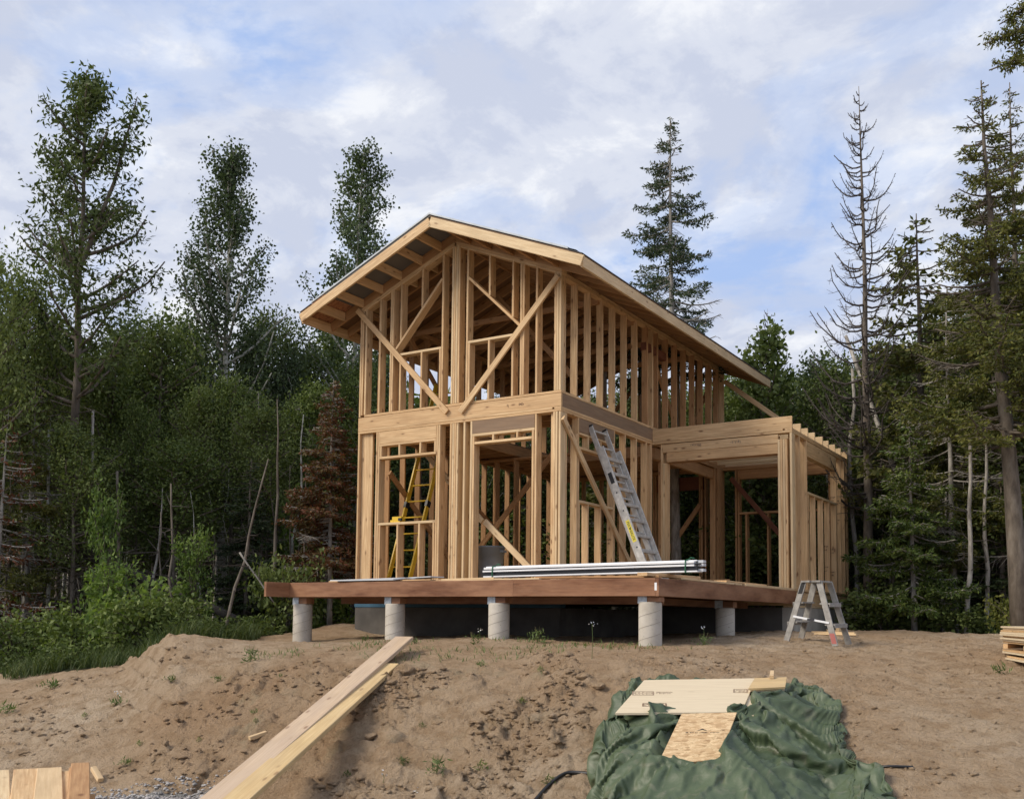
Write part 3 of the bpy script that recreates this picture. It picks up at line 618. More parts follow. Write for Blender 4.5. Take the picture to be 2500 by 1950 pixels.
for j in range(len(ys)-1):
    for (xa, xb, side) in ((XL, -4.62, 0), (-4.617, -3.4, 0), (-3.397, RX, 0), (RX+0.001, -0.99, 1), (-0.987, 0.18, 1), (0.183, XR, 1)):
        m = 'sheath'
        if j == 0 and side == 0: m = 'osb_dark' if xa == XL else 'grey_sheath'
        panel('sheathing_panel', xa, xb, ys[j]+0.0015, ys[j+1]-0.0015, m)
for (xa, xb) in ((XL+0.28, RX), (RX+0.001, XR-0.25)):
    for (a, b) in ((YF-0.012, 3.5), (3.503, YB+0.01)): panel('roof_underlay', xa, xb, a, b, 'underlay', th=0.030, off=0.0135, top=-0.018)
for (xa, xb) in ((XL-0.01, XL+0.277), (XR-0.247, XR+0.012)): panel('eave_shingles', xa, xb, YF-0.01, YB+0.01, 'shingle', th=0.012, off=0.0135)
panel('ridge_edge', RX+0.001, XR-0.1, YF-0.010, YF+0.10, 'shingle', th=0.003, off=-0.018-0.0)
# lumber grade stamps on the rim and studs: rows of short ink strokes, unreadable in the photograph as well
def stamp(parent, c, ex, ey, w, h, n, m='ink_wood', seed=1):
    q = random.Random(seed); g = Geo(); ex = np.array(ex, float); ey = np.array(ey, float); nz = np.cross(ex, ey); c = np.array(c, float)+nz*0.002
    for i in range(n):
        u = (i+0.5)/n*w-w/2; hh = h*q.uniform(0.25, 0.5)
        g.box(c+ex*u+ey*q.uniform(-0.2, 0.2)*h, ex*w/n*q.uniform(0.12, 0.4), ey*hh, nz*0.001)
        if q.random() < 0.5: g.box(c+ex*(u+w/n*0.2)+ey*h*0.3, ex*w/n*0.3, ey*h*0.07, nz*0.001)
    g.obj('grade_stamp', M[m], parent)
stamp(house, (-1.05, 0, 3.11), XD, ZD, 0.05, 0.06, 2, seed=3); stamp(house, (-0.78, 0, 3.11), XD, ZD, 0.11, 0.05, 4, seed=4)
for i, (x, y, z) in enumerate(((WW-0.08, 6.29, 0.98), (WW-0.08, 6.29, 0.55), (WW-0.08, 6.82, 0.95), (WW-0.08, 6.82, 0.48), (WW-0.08, 7.25, 2.02), (WW-0.08, 7.25, 1.6), (WW-0.08, 6.90, 2.05), (-0.08, 2.957, 1.9), (-0.08, 1.955, 0.9))):
    stamp(house, (x, y, z), XD, ZD, 0.10, 0.03, 5, seed=10+i); stamp(house, (x, y, z-0.07), XD, ZD, 0.05, 0.03, 3, seed=30+i)
for x, z in ((0.9, 2.83), (1.7, 2.82)): stamp(house, (x, D1, z), XD, ZD, 0.22, 0.05, 7, 'ink_grey', seed=int(z*100+x*10))

# --- deck
deck = empty('deck_frame', (1.0, -2.3, -0.4), 'low reddish-brown stained deck frame standing on concrete piers in front of the house', 'deck')
Q = lambda n, a, b, w=0.235, t=T2, m='stained', wd=(0, 0, 1), **k: board(n, a, b, w, t, M[m], deck, wd, **k)
DX0, DX1, DY = -3.729, 2.822, -2.438
Q('front_beam', (DX0+T2, DY+T2/2, -0.118), (0.61, DY+T2/2, -0.118)); Q('front_beam', (0.613, DY+T2/2, -0.118), (DX1-0.05, DY+T2/2, -0.118))
Q('side_beam', (DX1-T2/2, DY-0.0, -0.118), (DX1-T2/2, D1-0.02, -0.118)); Q('side_beam', (DX0+T2/2, -2.962, -0.118), (DX0+T2/2, -0.05, -0.118))
box('added_shade_sheet', (DX0+0.05, DY+0.06, -0.022), (DX1-0.05, -0.03, -0.004), M['sheath'], deck); box('added_shade_sheet', (0.03, -0.027, -0.022), (DX1-0.05, D1-0.03, -0.004), M['sheath'], deck)  # added sheets, out of view, to keep light from the space below
yq = DX0+0.45
while yq < DX1-0.1: Q('deck_joist', (yq, DY+T2+0.002, -0.11), (yq, -0.01, -0.11), 0.17); yq += SP
yq = 0.4
while yq < D1-0.1: Q('deck_joist', (0.01, yq, -0.11), (DX1-T2, yq, -0.11), 0.17); yq += SP
for y in (-2.13, ): Q('girder', (DX0+0.25, y+0.75, -0.27), (DX1-0.4, y+0.75, -0.27), 0.11, 0.09)
Q('girder', (1.9, -1.3, -0.27), (1.9, D1-0.1, -0.27), 0.11, 0.09)
box('price_tag', (DX1-T2-0.012, DY-0.001, -0.16), (DX1-T2+0.02, DY+0.002, -0.06), M['white'], deck)
for i, (x, y, zt, zb, dia, lb) in enumerate(((-3.565, -2.25, -0.345, -0.95, 0.31, 'leftmost concrete pier, under the left end of the deck beam'), (-1.636, -2.25, -0.337, -0.95, 0.305, 'concrete pier behind the top of the leaning ramp planks'),
        (0.262, -2.25, -0.325, -0.9, 0.305, 'concrete pier midway along the front beam, behind small weeds'), (2.62, -2.25, -0.309, -0.92, 0.305, 'large concrete pier under the near corner of the deck'), (2.50, 0.90, -0.343, -0.90, 0.30, 'shaded concrete pier set back under the right side of the deck'))):
    e = empty('concrete_pier', (x, y, zb), lb, 'pier', 'cast concrete piers under the deck')
    n = 32; g = Geo(); rr = dia/2
    zz = [zb-0.15, zb+0.1, zt-0.02, zt]; ra = [rr, rr, rr, rr*0.94]
    V = [(x+ra[k]*math.cos(a*2*math.pi/n), y+ra[k]*math.sin(a*2*math.pi/n), zz[k]) for k in range(4) for a in range(n)]
    F = [(k*n+a, k*n+(a+1) % n, (k+1)*n+(a+1) % n, (k+1)*n+a) for k in range(3) for a in range(n)]+[tuple(3*n+a for a in range(n))]
    g.add(V, F); o = g.obj('column', M['concrete'], e, True)
    # spiral seam left by the cardboard form
    sp = Geo(); 
    for q0 in (0.12, 0.42, 0.72):
        a0 = rnd.uniform(3.3, 3.7); pts = [(x+(rr+0.0005)*math.cos(a0+t*0.1), y+(rr+0.0005)*math.sin(a0+t*0.1), zb+0.02+(zt-zb-0.1)*q0+0.0045*t) for t in range(28)]
        sp.tube(pts, 0.0022, 4)
    sp.obj('form_seam', M['seam'], o)
    box('post_block', (x-0.02, y-0.09, zt+0.002), (x+0.16, y+0.09, -0.245), M['stained'], e)
    b = box('metal_bracket', (x-0.11, y-0.095, zt+0.003), (x-0.025, y+0.09, -0.24), M['galv'], e)
    g = Geo(); g.box((x-0.03-0.04, y-0.097, (zt-0.245)/2), (0.065, 0, 0), (0, 0.003, 0), (0, 0, (abs(zt+0.245)-0.006)/2+0.02)); g.obj('bracket_flange', M['galv'], e)

# ------------------------------------------------------------------ loose things on the deck
def plank(name, a, b, w, t, m, label, cat, wd=(0, 1, 0), group=None): return tag(board(name, a, b, w, t, M[m], None, wd), label, cat, group)
plank('loose_board', (-3.0, -2.2, 0.015), (-0.9, -2.28, 0.02), 0.13, 0.02, 'spruce', 'thin weathered board lying along the left end of the deck front', 'board')
plank('loose_board', (-0.95, -1.9, 0.025), (0.2, -2.2, 0.025), 0.16, T2, 'spruce_pale', 'pale board lying flat on the deck below the door opening', 'board')
plank('loose_board', (0.25, -2.32, 0.012), (1.0, -2.32, 0.012), 0.12, 0.022, 'spruce_pale', 'short pale strip on the deck edge left of the white bundle', 'board')
plank('loose_board', (0.9, -2.25, 0.03), (2.7, -2.1, 0.03), 0.15, 0.03, 'spruce_shaded_brown', 'brown board lying under the white bundle along the deck edge', 'board')
plank('loose_board', (2.55, -2.35, 0.055), (2.72, -0.9, 0.055), 0.15, 0.045, 'spruce', 'board across the near corner of the deck, its end under the white bundle', 'board', (1, 0, 0))
plank('loose_board', (2.70, -1.6, 0.022), (2.70, 0.9, 0.022), 0.17, 0.03, 'spruce_pale', 'long board lying along the right edge of the deck, nearest part', 'board', (1, 0, 0))
plank('loose_board', (2.68, 0.2, 0.052), (2.66, 2.2, 0.052), 0.20, 0.025, 'spruce', 'thin board lapped on top of the others on the right edge of the deck', 'board', (1, 0, 0))
plank('loose_board', (2.72, 1.0, 0.022), (2.72, 3.65, 0.022), 0.18, 0.04, 'spruce_pale', 'board along the right edge of the deck that reaches the wing wall', 'board', (1, 0, 0))
plank('loose_board', (0.6, 3.35, 0.11), (1.7, 3.35, 0.11), 0.20, T2, 'spruce_shaded_brown', 'board standing on edge at the foot of the wing doorway', 'board', (0, 0, 1))
plank('scrap_block', (-4.25, -0.42, 0.035), (-3.98, -0.42, 0.035), 0.12, 0.07, 'spruce_pale', 'small pale wood block on the deck under the left corner of the house', 'wood block')
plank('loose_board', (-2.9, -1.5, 0.03), (-1.3, -1.1, 0.06), 0.15, 0.04, 'spruce', 'board lying askew on the deck in front of the left window', 'board')
def sheet(name, pts, th, m, label, cat):
    v = [(*p[:2], p[2]+k) for p in pts for k in (0, th)]; n = len(pts)
    f = [tuple(range(0, 2*n, 2))[::-1], tuple(range(1, 2*n, 2))]+[(2*i, 2*((i+1) % n), 2*((i+1) % n)+1, 2*i+1) for i in range(n)]
    return tag(mesh_obj(name, v, f, M[m]), label, cat)
sheet('metal_sheet', [(-2.85, -2.40, 0.02), (-2.62, -2.47, 0.015), (-1.55, -2.42, 0.02), (-1.42, -2.30, 0.045), (-1.6, -1.6, 0.045), (-2.6, -1.6, 0.045)], 0.02, 'panel_grey', 'lower grey metal sheet overhanging the deck edge at the left', 'sheet')
sheet('metal_sheet', [(-1.95, -1.75, 0.07), (-1.12, -2.05, 0.075), (-1.05, -1.8, 0.075), (-1.9, -1.45, 0.07)], 0.015, 'panel_grey', 'upper grey metal sheet lying crosswise on the larger one', 'sheet')
# bundle of white mouldings with green straps
bn = empty('moulding_bundle', (1.5, -1.75, 0.05), 'long bundle of white and black mouldings held by two green straps on the deck', 'moulding bundle')
ax = Vector((3.32, 0.08, 0.035)); a0 = Vector((-0.22, -1.83, 0.06)); nrm = ax.normalized(); zz = Vector((0, 0, 1))
for k, (dy, dz, w, t, m) in enumerate(((0, 0.012, 0.20, 0.02, 'white'), (0.012, 0.052, 0.17, 0.058, 'black'), (-0.002, 0.092, 0.20, 0.024, 'white'), (0.02, 0.112, 0.17, 0.014, 'black'), (0.0, 0.135, 0.19, 0.028, 'white'), (0.03, 0.158, 0.13, 0.016, 'white'))):
    o_ = Vector((rnd.uniform(-0.04, 0.03), dy, dz)); board('moulding', a0+o_, a0+ax+o_+Vector((rnd.uniform(-0.03, 0.03), 0, 0)), w, t, M[m], bn, (0, 1, 0), ch=0.002)
g = Geo(); e0 = np.array(a0+ax)+np.array((0.035, 0, 0))
for dz in (0.03, 0.10, 0.145): g.box(e0+np.array((0, 0.03, dz)), (0.035, 0, 0), (0, 0.05, 0), (0, 0, 0.018))
g.obj('end_profile', M['panel_grey'], bn)
for s_ in (0.045, 0.955):
    c = np.array(a0+ax*s_); g = Geo(); pts = [c+np.array((0.0, y, z)) for y, z in ((-0.106, -0.004), (-0.108, 0.09), (-0.10, 0.155), (-0.02, 0.175), (0.07, 0.176), (0.11, 0.12), (0.11, 0.0), (0.0, -0.008), (-0.106, -0.004))]
    g.tube(pts, 0.010, 5, False)
    g.tube([c+np.array((0.01, -0.02, 0.178)), c+np.array((0.05, -0.05, 0.20)), c+np.array((0.10, -0.03, 0.19))], 0.006, 4); g.obj('green_strap', M['green_strap'], bn)
# bucket
bk = empty('garbage_bin', (-1.76, 0.60, 0.0), 'round grey plastic bin standing inside the front door opening', 'bin')
def lathe(name, c, prof, m, parent, n=28):
    V = [(c[0]+r*math.cos(2*math.pi*a/n), c[1]+r*math.sin(2*math.pi*a/n), c[2]+z) for r, z in prof for a in range(n)]
    F = [(k*n+a, k*n+(a+1) % n, (k+1)*n+(a+1) % n, (k+1)*n+a) for k in range(len(prof)-1) for a in range(n)]
    return mesh_obj(name, V, F, m, parent, True)
lathe('body', (-1.76, 0.60, 0), [(0.0, 0.0), (0.195, 0.0), (0.215, 0.3), (0.235, 0.58), (0.25, 0.585), (0.252, 0.70), (0.262, 0.705), (0.262, 0.735), (0.245, 0.735), (0.23, 0.6), (0.19, 0.02), (0.0, 0.02)], M['bucket'], bk)
g = Geo()
for s_ in (-1, 1): g.box((-1.76+s_*0.262, 0.60, 0.64), (0.03, 0, 0), (0, 0.07, 0), (0, 0, 0.02))
g.obj('handle', M['bucket'], bk)
box('crate_side', (-1.30, 1.3, 0.0), (-0.62, 1.36, 0.28), M['spruce_shaded_brown'], None)
tag(bpy.context.scene.objects['crate_side'], 'plywood offcut standing on the floor behind the grey bin', 'board'); bpy.context.scene.objects['crate_side'].name = 'plywood_offcut'

# ------------------------------------------------------------------ ladders
def ladder(name, label, foot, top, wv, width, rail_w, rail_t, nr, m, dots=True, r0=0.25, flat=0.035):
    e = empty(name, foot, label, 'ladder'); foot = Vector(foot); top = Vector(top); wv = Vector(wv).normalized(); d = top-foot; dn = d.normalized(); nv = dn.cross(wv)
    out = []
    for s_ in (-1, 1): out.append(board('rail', foot+wv*s_*width/2, top+wv*s_*width/2, rail_w, rail_t, M[m], e, nv, ch=0.004))
    for i in range(nr):
        c = foot+d*((i+r0)/(nr-0.3+r0)); board('rung', c-wv*width/2, c+wv*width/2, flat, flat*0.75, M[m], e, Vector((wv.y, -wv.x, 0)), ch=0.005)
    return e, foot, dn, wv, nv
f0, t0 = Vector((1.25, 1.22, 0.0)), Vector((0.26, 1.27, 2.42))
e, ft, dn, wv, nv = ladder('extension_ladder', 'grey aluminium extension ladder leaning on the side wall header', f0, t0, (0.05, 1, 0), 0.60, 0.125, 0.035, 9, 'alu_bright', flat=0.07)
# fly section, narrower, sliding behind and reaching higher
f1 = f0+dn*0.25-Vector((0.07, 0, 0)); t1 = f1+dn*2.80
for s_ in (-1, 1): board('fly_rail', f1+wv*s_*0.255, t1+wv*s_*0.255, 0.095, 0.026, M['alu_bright'], e, nv, ch=0.004)
for i in range(9):
    c = f1+dn*(0.12+i*0.325); board('fly_rung', c-wv*0.24, c+wv*0.24, 0.04, 0.032, M['alu_bright'], e, Vector((1, 0, 0)), ch=0.005)
g = Geo()
for i in range(5): g.box(ft+dn*(0.72+i*0.34)-wv*0.319, np.array(dn)*0.012, np.array(wv)*0.003, np.array(nv)*0.012)
g.obj('rung_rivets', M['black'], e)
g = Geo()
for s_ in (-1, 1): g.box(np.array(t1+wv*s_*0.255), np.array(wv)*0.018, np.array(nv)*0.05, np.array(dn)*0.015)
g.box(np.array(f0+dn*2.02-wv*0.318), np.array(wv)*0.008, np.array(nv)*0.035, np.array(dn)*0.10); g.obj('end_cap', M['black'], e)
lc = ft+dn*1.02-wv*0.3185; g = Geo(); g.box(lc, np.array(dn)*0.20, np.array(wv)*0.0015, np.array(nv)*0.036); lb = g.obj('maker_label', M['label'], e)
text_obj('label_lettering', 'FEATHERLITE', 0.048, frame_m(lc-wv*0.0025, -dn, -nv if (Vector(-dn).cross(-nv)).dot(-wv) > 0 else nv), M['ink'], lb, sx=1.0)
e, ft, dn, wv, nv = ladder('extension_ladder', 'yellow fibreglass ladder leaning inside the house behind the left window', (-3.85, 0.55, 0.0), (-3.85, 2.05, 4.25), (1, 0, 0), 0.52, 0.10, 0.035, 13, 'yellow')
for s_ in (-1, 1):
    for q in (1.2, 1.75): g = Geo(); g.box(ft+dn*q+wv*s_*0.26-nv*0.0, np.array(wv)*0.03, np.array(nv)*0.055, np.array(dn)*0.06); g.obj('black_bracket', M['black'], e)
# small yellow power tool on the sill
tl = empty('power_tool', (-3.5, 0.09, 1.197), 'small yellow power tool case lying on the left window sill', 'tool')
box('case', (-3.62, 0.03, 1.197), (-3.40, 0.14, 1.24), M['yellow'], tl); box('case_lid', (-3.58, 0.035, 1.2415), (-3.37, 0.135, 1.30), M['yellow'], tl); box('grip', (-3.43, 0.02, 1.222), (-3.36, 0.06, 1.27), M['black'], tl)

# ------------------------------------------------------------------ aluminium step stand beside the wing
def step_stand():
    c = gat(1995, 14.4); pv = Vector((RI[0], RI[1], 0)).normalized(); fv = Vector((math.sin(YAW), math.cos(YAW), 0))
    A = (pv*0.62+fv*0.78).normalized(); B = (pv*0.78-fv*0.62).normalized()          # A: along the steps, B: across, left to right
    e = empty('step_stand', c, 'battered grey aluminium double-sided step stand on the sand by the wing', 'step stand')
    hw, sp, hgt, tp = 0.215, 0.36, 0.86, 0.115
    feet = {}; 
    for sa in (-1, 1):
        for sb in (-1, 1):
            p = c+A*sa*(hw+0.05)+B*sb*sp; p.z = H(p.x, p.y)-0.01
            q = c+A*sa*hw*0.92+B*sb*tp; q.z = c.z+hgt
            board('leg', p, q, 0.085, 0.026, M['alu'], e, B, ch=0.003); feet[(sa, sb)] = (p, q)
    zt = Vector((0, 0, c.z+hgt))
    for sb in (-0.55, 0.55): o = c+B*sb*tp*1.25; o.z = c.z+hgt+0.012; board('platform_slat', o-A*(hw+0.02), o+A*(hw+0.02), 0.125, 0.025, M['alu'], e, B, ch=0.003)
    for sb in (-1, 1):
        for f in (0.33, 0.66):
            l = feet[(-1, sb)][0].lerp(feet[(-1, sb)][1], f); r = feet[(1, sb)][0].lerp(feet[(1, sb)][1], f)
            board('step', l, r, 0.15, 0.022, M['alu'], e, B, ch=0.003)
            board('step_lip', l+B*sb*0.07-zt*0-Vector((0, 0, 0.025)), r+B*sb*0.07-Vector((0, 0, 0.025)), 0.04, 0.008, M['alu'], e, (0, 0, 1), ch=0.001)
    l = feet[(-1, -1)][0].lerp(feet[(-1, -1)][1], 0.43); r = feet[(-1, 1)][0].lerp(feet[(-1, 1)][1], 0.36); mid = (l+r)/2
    o = -A*0.02
    board('spreader_bar', l+o, mid+o, 0.028, 0.008, M['white'], e, (0, 0, 1), ch=0.001); board('spreader_bar', mid+o, r+o, 0.028, 0.008, M['white'], e, (0, 0, 1), ch=0.001)
    g = Geo(); g.box(np.array(mid+o*1.4), np.array(B)*0.05, np.array(A)*0.006, (0, 0, 0.016)); g.obj('hinge', M['alu_dark'], e)
    p, q = feet[(-1, 1)]; d = (q-p).normalized(); g = Geo(); g.box(np.array(p.lerp(q, 0.12)-A*0.0145), np.array(B)*0.035, np.array(A)*0.0015, np.array(d)*0.075); g.obj('red_mark', M['red_mark'], e)
    p, q = feet[(-1, -1)]; d = (q-p).normalized(); g = Geo(); g.box(np.array(p.lerp(q, 0.90)-A*0.0145), np.array(B)*0.03, np.array(A)*0.0015, np.array(d)*0.08); g.obj('black_label', M['ink'], e)
step_stand()

# ------------------------------------------------------------------ ground sheet
def polar(x, y):
    dx = x-CAM[0]; dy = y-CAM[1]; t = dx*math.sin(YAW)+dy*math.cos(YAW); l = dx*math.cos(YAW)-dy*math.sin(YAW)
    return t, 1250+F_*l/np.maximum(t, 0.6)
def ss(a, b, x): x = np.clip((x-a)/(b-a), 0, 1); return x*x*(3-2*x)
def detail(x, y):
    e = 0.12; b = base_h(x, y)
    sl = np.hypot(base_h(x+e, y)-b, base_h(x, y+e)-b)/e
    t, px = polar(x, y)
    far = 1-ss(17, 22, t)
    rough = ss(0.12, 0.42, sl)*far*(1-ss(1850, 2100, px))*(0.5+0.5*ss(380, 640, px))
    wx = x+0.25*fbm(x*1.3, y*1.3, 3, 5); wy = y+0.25*fbm(x*1.3+9, y*1.3, 3, 6)
    h = 0.06*fbm(x*0.8, y*0.8, 4, 1)*far
    # broken shelves of packed sand
    q = (b+0.10*fbm(wx*1.1, wy*1.1, 4, 2))/0.17; fr = q-np.floor(q)
    h = h+rough*0.13*(ss(0.0, 0.82, fr)-ss(0.90, 1.0, fr)-0.3)*ss(-0.25, 0.35, fbm(x*0.9, y*0.9, 3, 9))
    f1, f2, v = cells(wx*3.3, wy*3.3, 3); h = h+rough*0.075*(0.4+0.6*ss(500, 900, px))*np.clip(v, 0, 1)*ss(0.62, 0.3, f1)
    f1, f2, v = cells(wx*8, wy*8, 4); cl = ss(-0.1, 0.5, fbm(x*1.1+4, y*1.1, 3, 12)); h = h+rough*(0.25+0.75*cl)*0.075*np.clip(v+0.2, 0, 1)*ss(0.55, 0.25, f1)
    f1, f2, v = cells(wx*19, wy*19, 5); h = h+(0.25+0.75*rough*cl)*0.030*far*np.clip(v+0.1, 0, 1)*ss(0.55, 0.25, f1)
    h = h+rough*0.06*fbm(wx*3.5, wy*3.5, 5, 20, 0.6, True)+0.020*far*fbm(x*9, y*9, 4, 22)+(0.3+0.7*rough)*0.030*far*fbm(wx*7, wy*7, 4, 26, 0.6, True)*ss(-0.3, 0.3, fbm(x*1.7, y*1.7, 3, 14))
    c1, c2, cvv = cells(wx*1.5+3, wy*1.5, 23); pl = ss(-0.05, 0.3, fbm(x*0.8+2, y*0.8, 3, 15))*rough; h = h+pl*(0.05*cvv-0.05*ss(0.10, 0.0, c2-c1))
    # trodden sand on the open side
    f1, f2, v = cells(x*2.1, y*2.9, 8); tr = (1-rough)*far*ss(1500, 1900, px)
    h = h-tr*0.04*np.clip(v+0.3, 0, 1)*ss(0.42, 0.15, f1)+tr*0.035*fbm(x*3.2, y*4.5, 4, 30, 0.6)
    h = h+0.20*np.exp(-(((x+4.9)/0.7)**2+((y-0.2)/0.8)**2))
    return h
def Hd(x, y): return float((base_h(np.array([x]), np.array([y]))+detail(np.array([x]), np.array([y])))[0])
th = np.concatenate([np.linspace(-math.pi, -0.72, 34)[:-1], np.linspace(-0.72, -0.50, 12)[:-1], np.linspace(-0.50, 0.50, 560)[:-1], np.linspace(0.50, 0.72, 12)[:-1], np.linspace(0.72, math.pi, 34)])
rr = np.concatenate([np.array([0.05, 1, 2, 3, 4, 5, 6]), np.arange(6.5, 13, 0.030), np.arange(13, 17.5, 0.055), np.arange(17.5, 26, 0.25), np.geomspace(26, 700, 34)])
TH, RR = np.meshgrid(th, rr); hx = YAW+TH
GX = CAM[0]+RR*np.sin(hx); GY = CAM[1]+RR*np.cos(hx); GZ = base_h(GX.ravel(), GY.ravel())+detail(GX.ravel(), GY.ravel())
gv = np.stack([GX.ravel(), GY.ravel(), GZ], 1); nr_, nt_ = RR.shape
ii = (np.arange(nr_-1)[:, None]*nt_+np.arange(nt_-1)[None]).ravel(); gf = np.stack([ii, ii+1, ii+nt_+1, ii+nt_], 1)
gnd = mesh_obj('ground', gv, gf, M['soil'], None, True, origin=(0, 0, 0)); tag(gnd, kind='structure')
tt, pp = polar(gv[:, 0], gv[:, 1])
lim = np.interp(pp, [-2000, 0, 300, 450, 700, 900, 1300, 1900, 2200, 2500, 4000], [15.6, 16.0, 14.9, 15.6, 18.5, 20.5, 22, 21, 18.6, 17.4, 17])
veg = ss(-0.5, 0.5, tt-lim); veg = np.where(np.abs(((TH.ravel()+math.pi) % (2*math.pi))-math.pi) > 1.2, 0.0, veg)
grav = ss(10.4, 9.7, tt)*ss(620, 480, pp)*(tt > 0)*ss(60, 220, pp)+ss(8.6, 7.6, tt)*ss(900, 500, pp)
crust = ss(300, 600, pp)*ss(1500, 1300, pp)*ss(9.5, 10.2, tt)*ss(14, 12.5, tt)*0.35
ca = gnd.data.color_attributes.new('cover', 'FLOAT_COLOR', 'POINT')
ca.data.foreach_set('color', np.stack([veg, np.clip(grav, 0, 1), crust, np.ones_like(veg)], 1).astype(np.float32).ravel())

def hit(px, py, t0=5.0, t1=40.0):
    """where the line of sight through a photo point meets the ground"""
    t = t0; prev = t
    while t < t1:
        p = at(px, py, t)
        if p[2] < H(p[0], p[1]): break
        prev = t; t += 0.1
    lo, hi = prev, t
    for _ in range(12):
        m_ = (lo+hi)/2; p = at(px, py, m_)
        if p[2] < H(p[0], p[1]): hi = m_
        else: lo = m_
    p = at(px, py, (lo+hi)/2); return Vector((p[0], p[1], Hd(p[0], p[1])))

# lumps of earth and stones, joined
nprng = np.random.RandomState(5)
ICO = None
def ico():
    g = (1+5**0.5)/2; v = np.array([(-1, g, 0), (1, g, 0), (-1, -g, 0), (1, -g, 0), (0, -1, g), (0, 1, g), (0, -1, -g), (0, 1, -g), (g, 0, -1), (g, 0, 1), (-g, 0, -1), (-g, 0, 1)], float)/math.sqrt(1+g*g)
    f = np.array([(0, 11, 5), (0, 5, 1), (0, 1, 7), (0, 7, 10), (0, 10, 11), (1, 5, 9), (5, 11, 4), (11, 10, 2), (10, 7, 6), (7, 1, 8), (3, 9, 4), (3, 4, 2), (3, 2, 6), (3, 6, 8), (3, 8, 9), (4, 9, 5), (2, 4, 11), (6, 2, 10), (8, 6, 7), (9, 8, 1)])
    return v, f
IV, IF = ico()
def lumps(name, P_, sizes, m, flat=0.6, jit=0.35, parent=None):
    n = len(P_); v = IV[None]*(1+jit*(nprng.rand(n, 12, 1)*2-1)); ang = nprng.rand(n)*6.28; c, s = np.cos(ang)[:, None], np.sin(ang)[:, None]
    sc_ = np.stack([1+0.5*nprng.rand(n), 0.7+0.4*nprng.rand(n), flat*(0.7+0.6*nprng.rand(n))], 1)[:, None]
    v = v*sc_*sizes[:, None, None]; x = v[..., 0]*c-v[..., 1]*s; y = v[..., 0]*s+v[..., 1]*c; v = np.stack([x, y, v[..., 2]], -1)+P_[:, None]
    f = (IF[None]+12*np.arange(n)[:, None, None]).reshape(-1, 3)
    return mesh_obj(name, v.reshape(-1, 3), f, m, parent, origin=(0, 0, 0))
def scatter(n, pxr, tr, cond=None):
    px = nprng.uniform(*pxr, n); t = np.sqrt(nprng.uniform(tr[0]**2, tr[1]**2, n)); l = (px-1250)/F_*t
    x = CAM[0]+t*math.sin(YAW)+l*math.cos(YAW); y = CAM[1]+t*math.cos(YAW)-l*math.sin(YAW)
    if cond is not None: k = cond(x, y, px, t); x, y = x[k], y[k]
    return x, y
def steep(x, y, px, t):
    b = base_h(x, y); sl = np.hypot(base_h(x+.12, y)-b, base_h(x, y+.12)-b)/.12
    return (ss(0.1, 0.4, sl)*ss(-0.12, 0.30, fbm(x*1.1+4, y*1.1, 3, 12))*(0.25+0.75*ss(450, 1000, px)) > nprng.rand(len(x))*0.9)
x, y = scatter(42000, (-60, 1900), (8.2, 14.2), steep); z = base_h(x, y)+detail(x, y)
s_ = 0.006+0.042*nprng.rand(len(x))**4.5
tag(lumps('soil_clods', np.stack([x, y, z-s_*0.05], 1), s_, M['soil'], 0.5, 0.5), kind='stuff')
x, y = scatter(7000, (1500, 2600), (6, 17)); z = base_h(x, y)+detail(x, y); s_ = 0.004+0.022*nprng.rand(len(x))**4
tag(lumps('soil_crumbs', np.stack([x, y, z], 1), s_, M['soil']), kind='stuff')
M['stone'] = simple('grey_gravel', (0.34, 0.32, 0.30), 0.85, 0, 0.45, 9)
x, y = scatter(9000, (60, 620), (7.6, 10.3), lambda x, y, px, t: ss(10.5, 9.6, t)*ss(640, 460, px) > nprng.rand(len(x))); z = base_h(x, y)+detail(x, y); s_ = 0.008+0.014*nprng.rand(len(x))
tag(lumps('gravel', np.stack([x, y, z+s_*0.3], 1), s_, M['stone']), kind='stuff')
for i, (px, py, sz, lb) in enumerate(((990, 1652, 0.15, 'flat block of crusted sand right beside the top of the planks'), (1426, 1672, 0.085, 'rounded sandstone lump on the bank left of the tarpaulin'), (1382, 1604, 0.09, 'cracked sand slab lying near the top of the bank'),
        (1067, 1776, 0.06, 'round lump of sand halfway down the bank'), (1168, 1792, 0.045, 'small round lump right of a bigger one on the bank'), (1462, 1690, 0.07, 'lump of sand touching the slope just left of the tarpaulin corner'), (1190, 1744, 0.075, 'knobbly lump in the middle of the bank'), (905, 1806, 0.07, 'dark sand block below the planks'))):
    p = hit(px, py); v, f = IV.copy(), IF
    g_ = nprng.rand(12, 1)*0.5+0.75; v = v*g_*np.array([1.25, 0.95, 0.6])*sz; o = mesh_obj('soil_block', v+np.array(p)+np.array((0, 0, sz*0.3)), f, M['soil'], None)
    md = o.modifiers.new('sub', 'SUBSURF'); md.levels = md.render_levels = 2; md.subdivision_type = 'SIMPLE'; tx = bpy.data.textures.new('lump', 'CLOUDS'); tx.noise_scale = 0.05; d_ = o.modifiers.new('d', 'DISPLACE'); d_.texture = tx; d_.strength = sz*0.45*S
    tag(o, lb, 'clod')

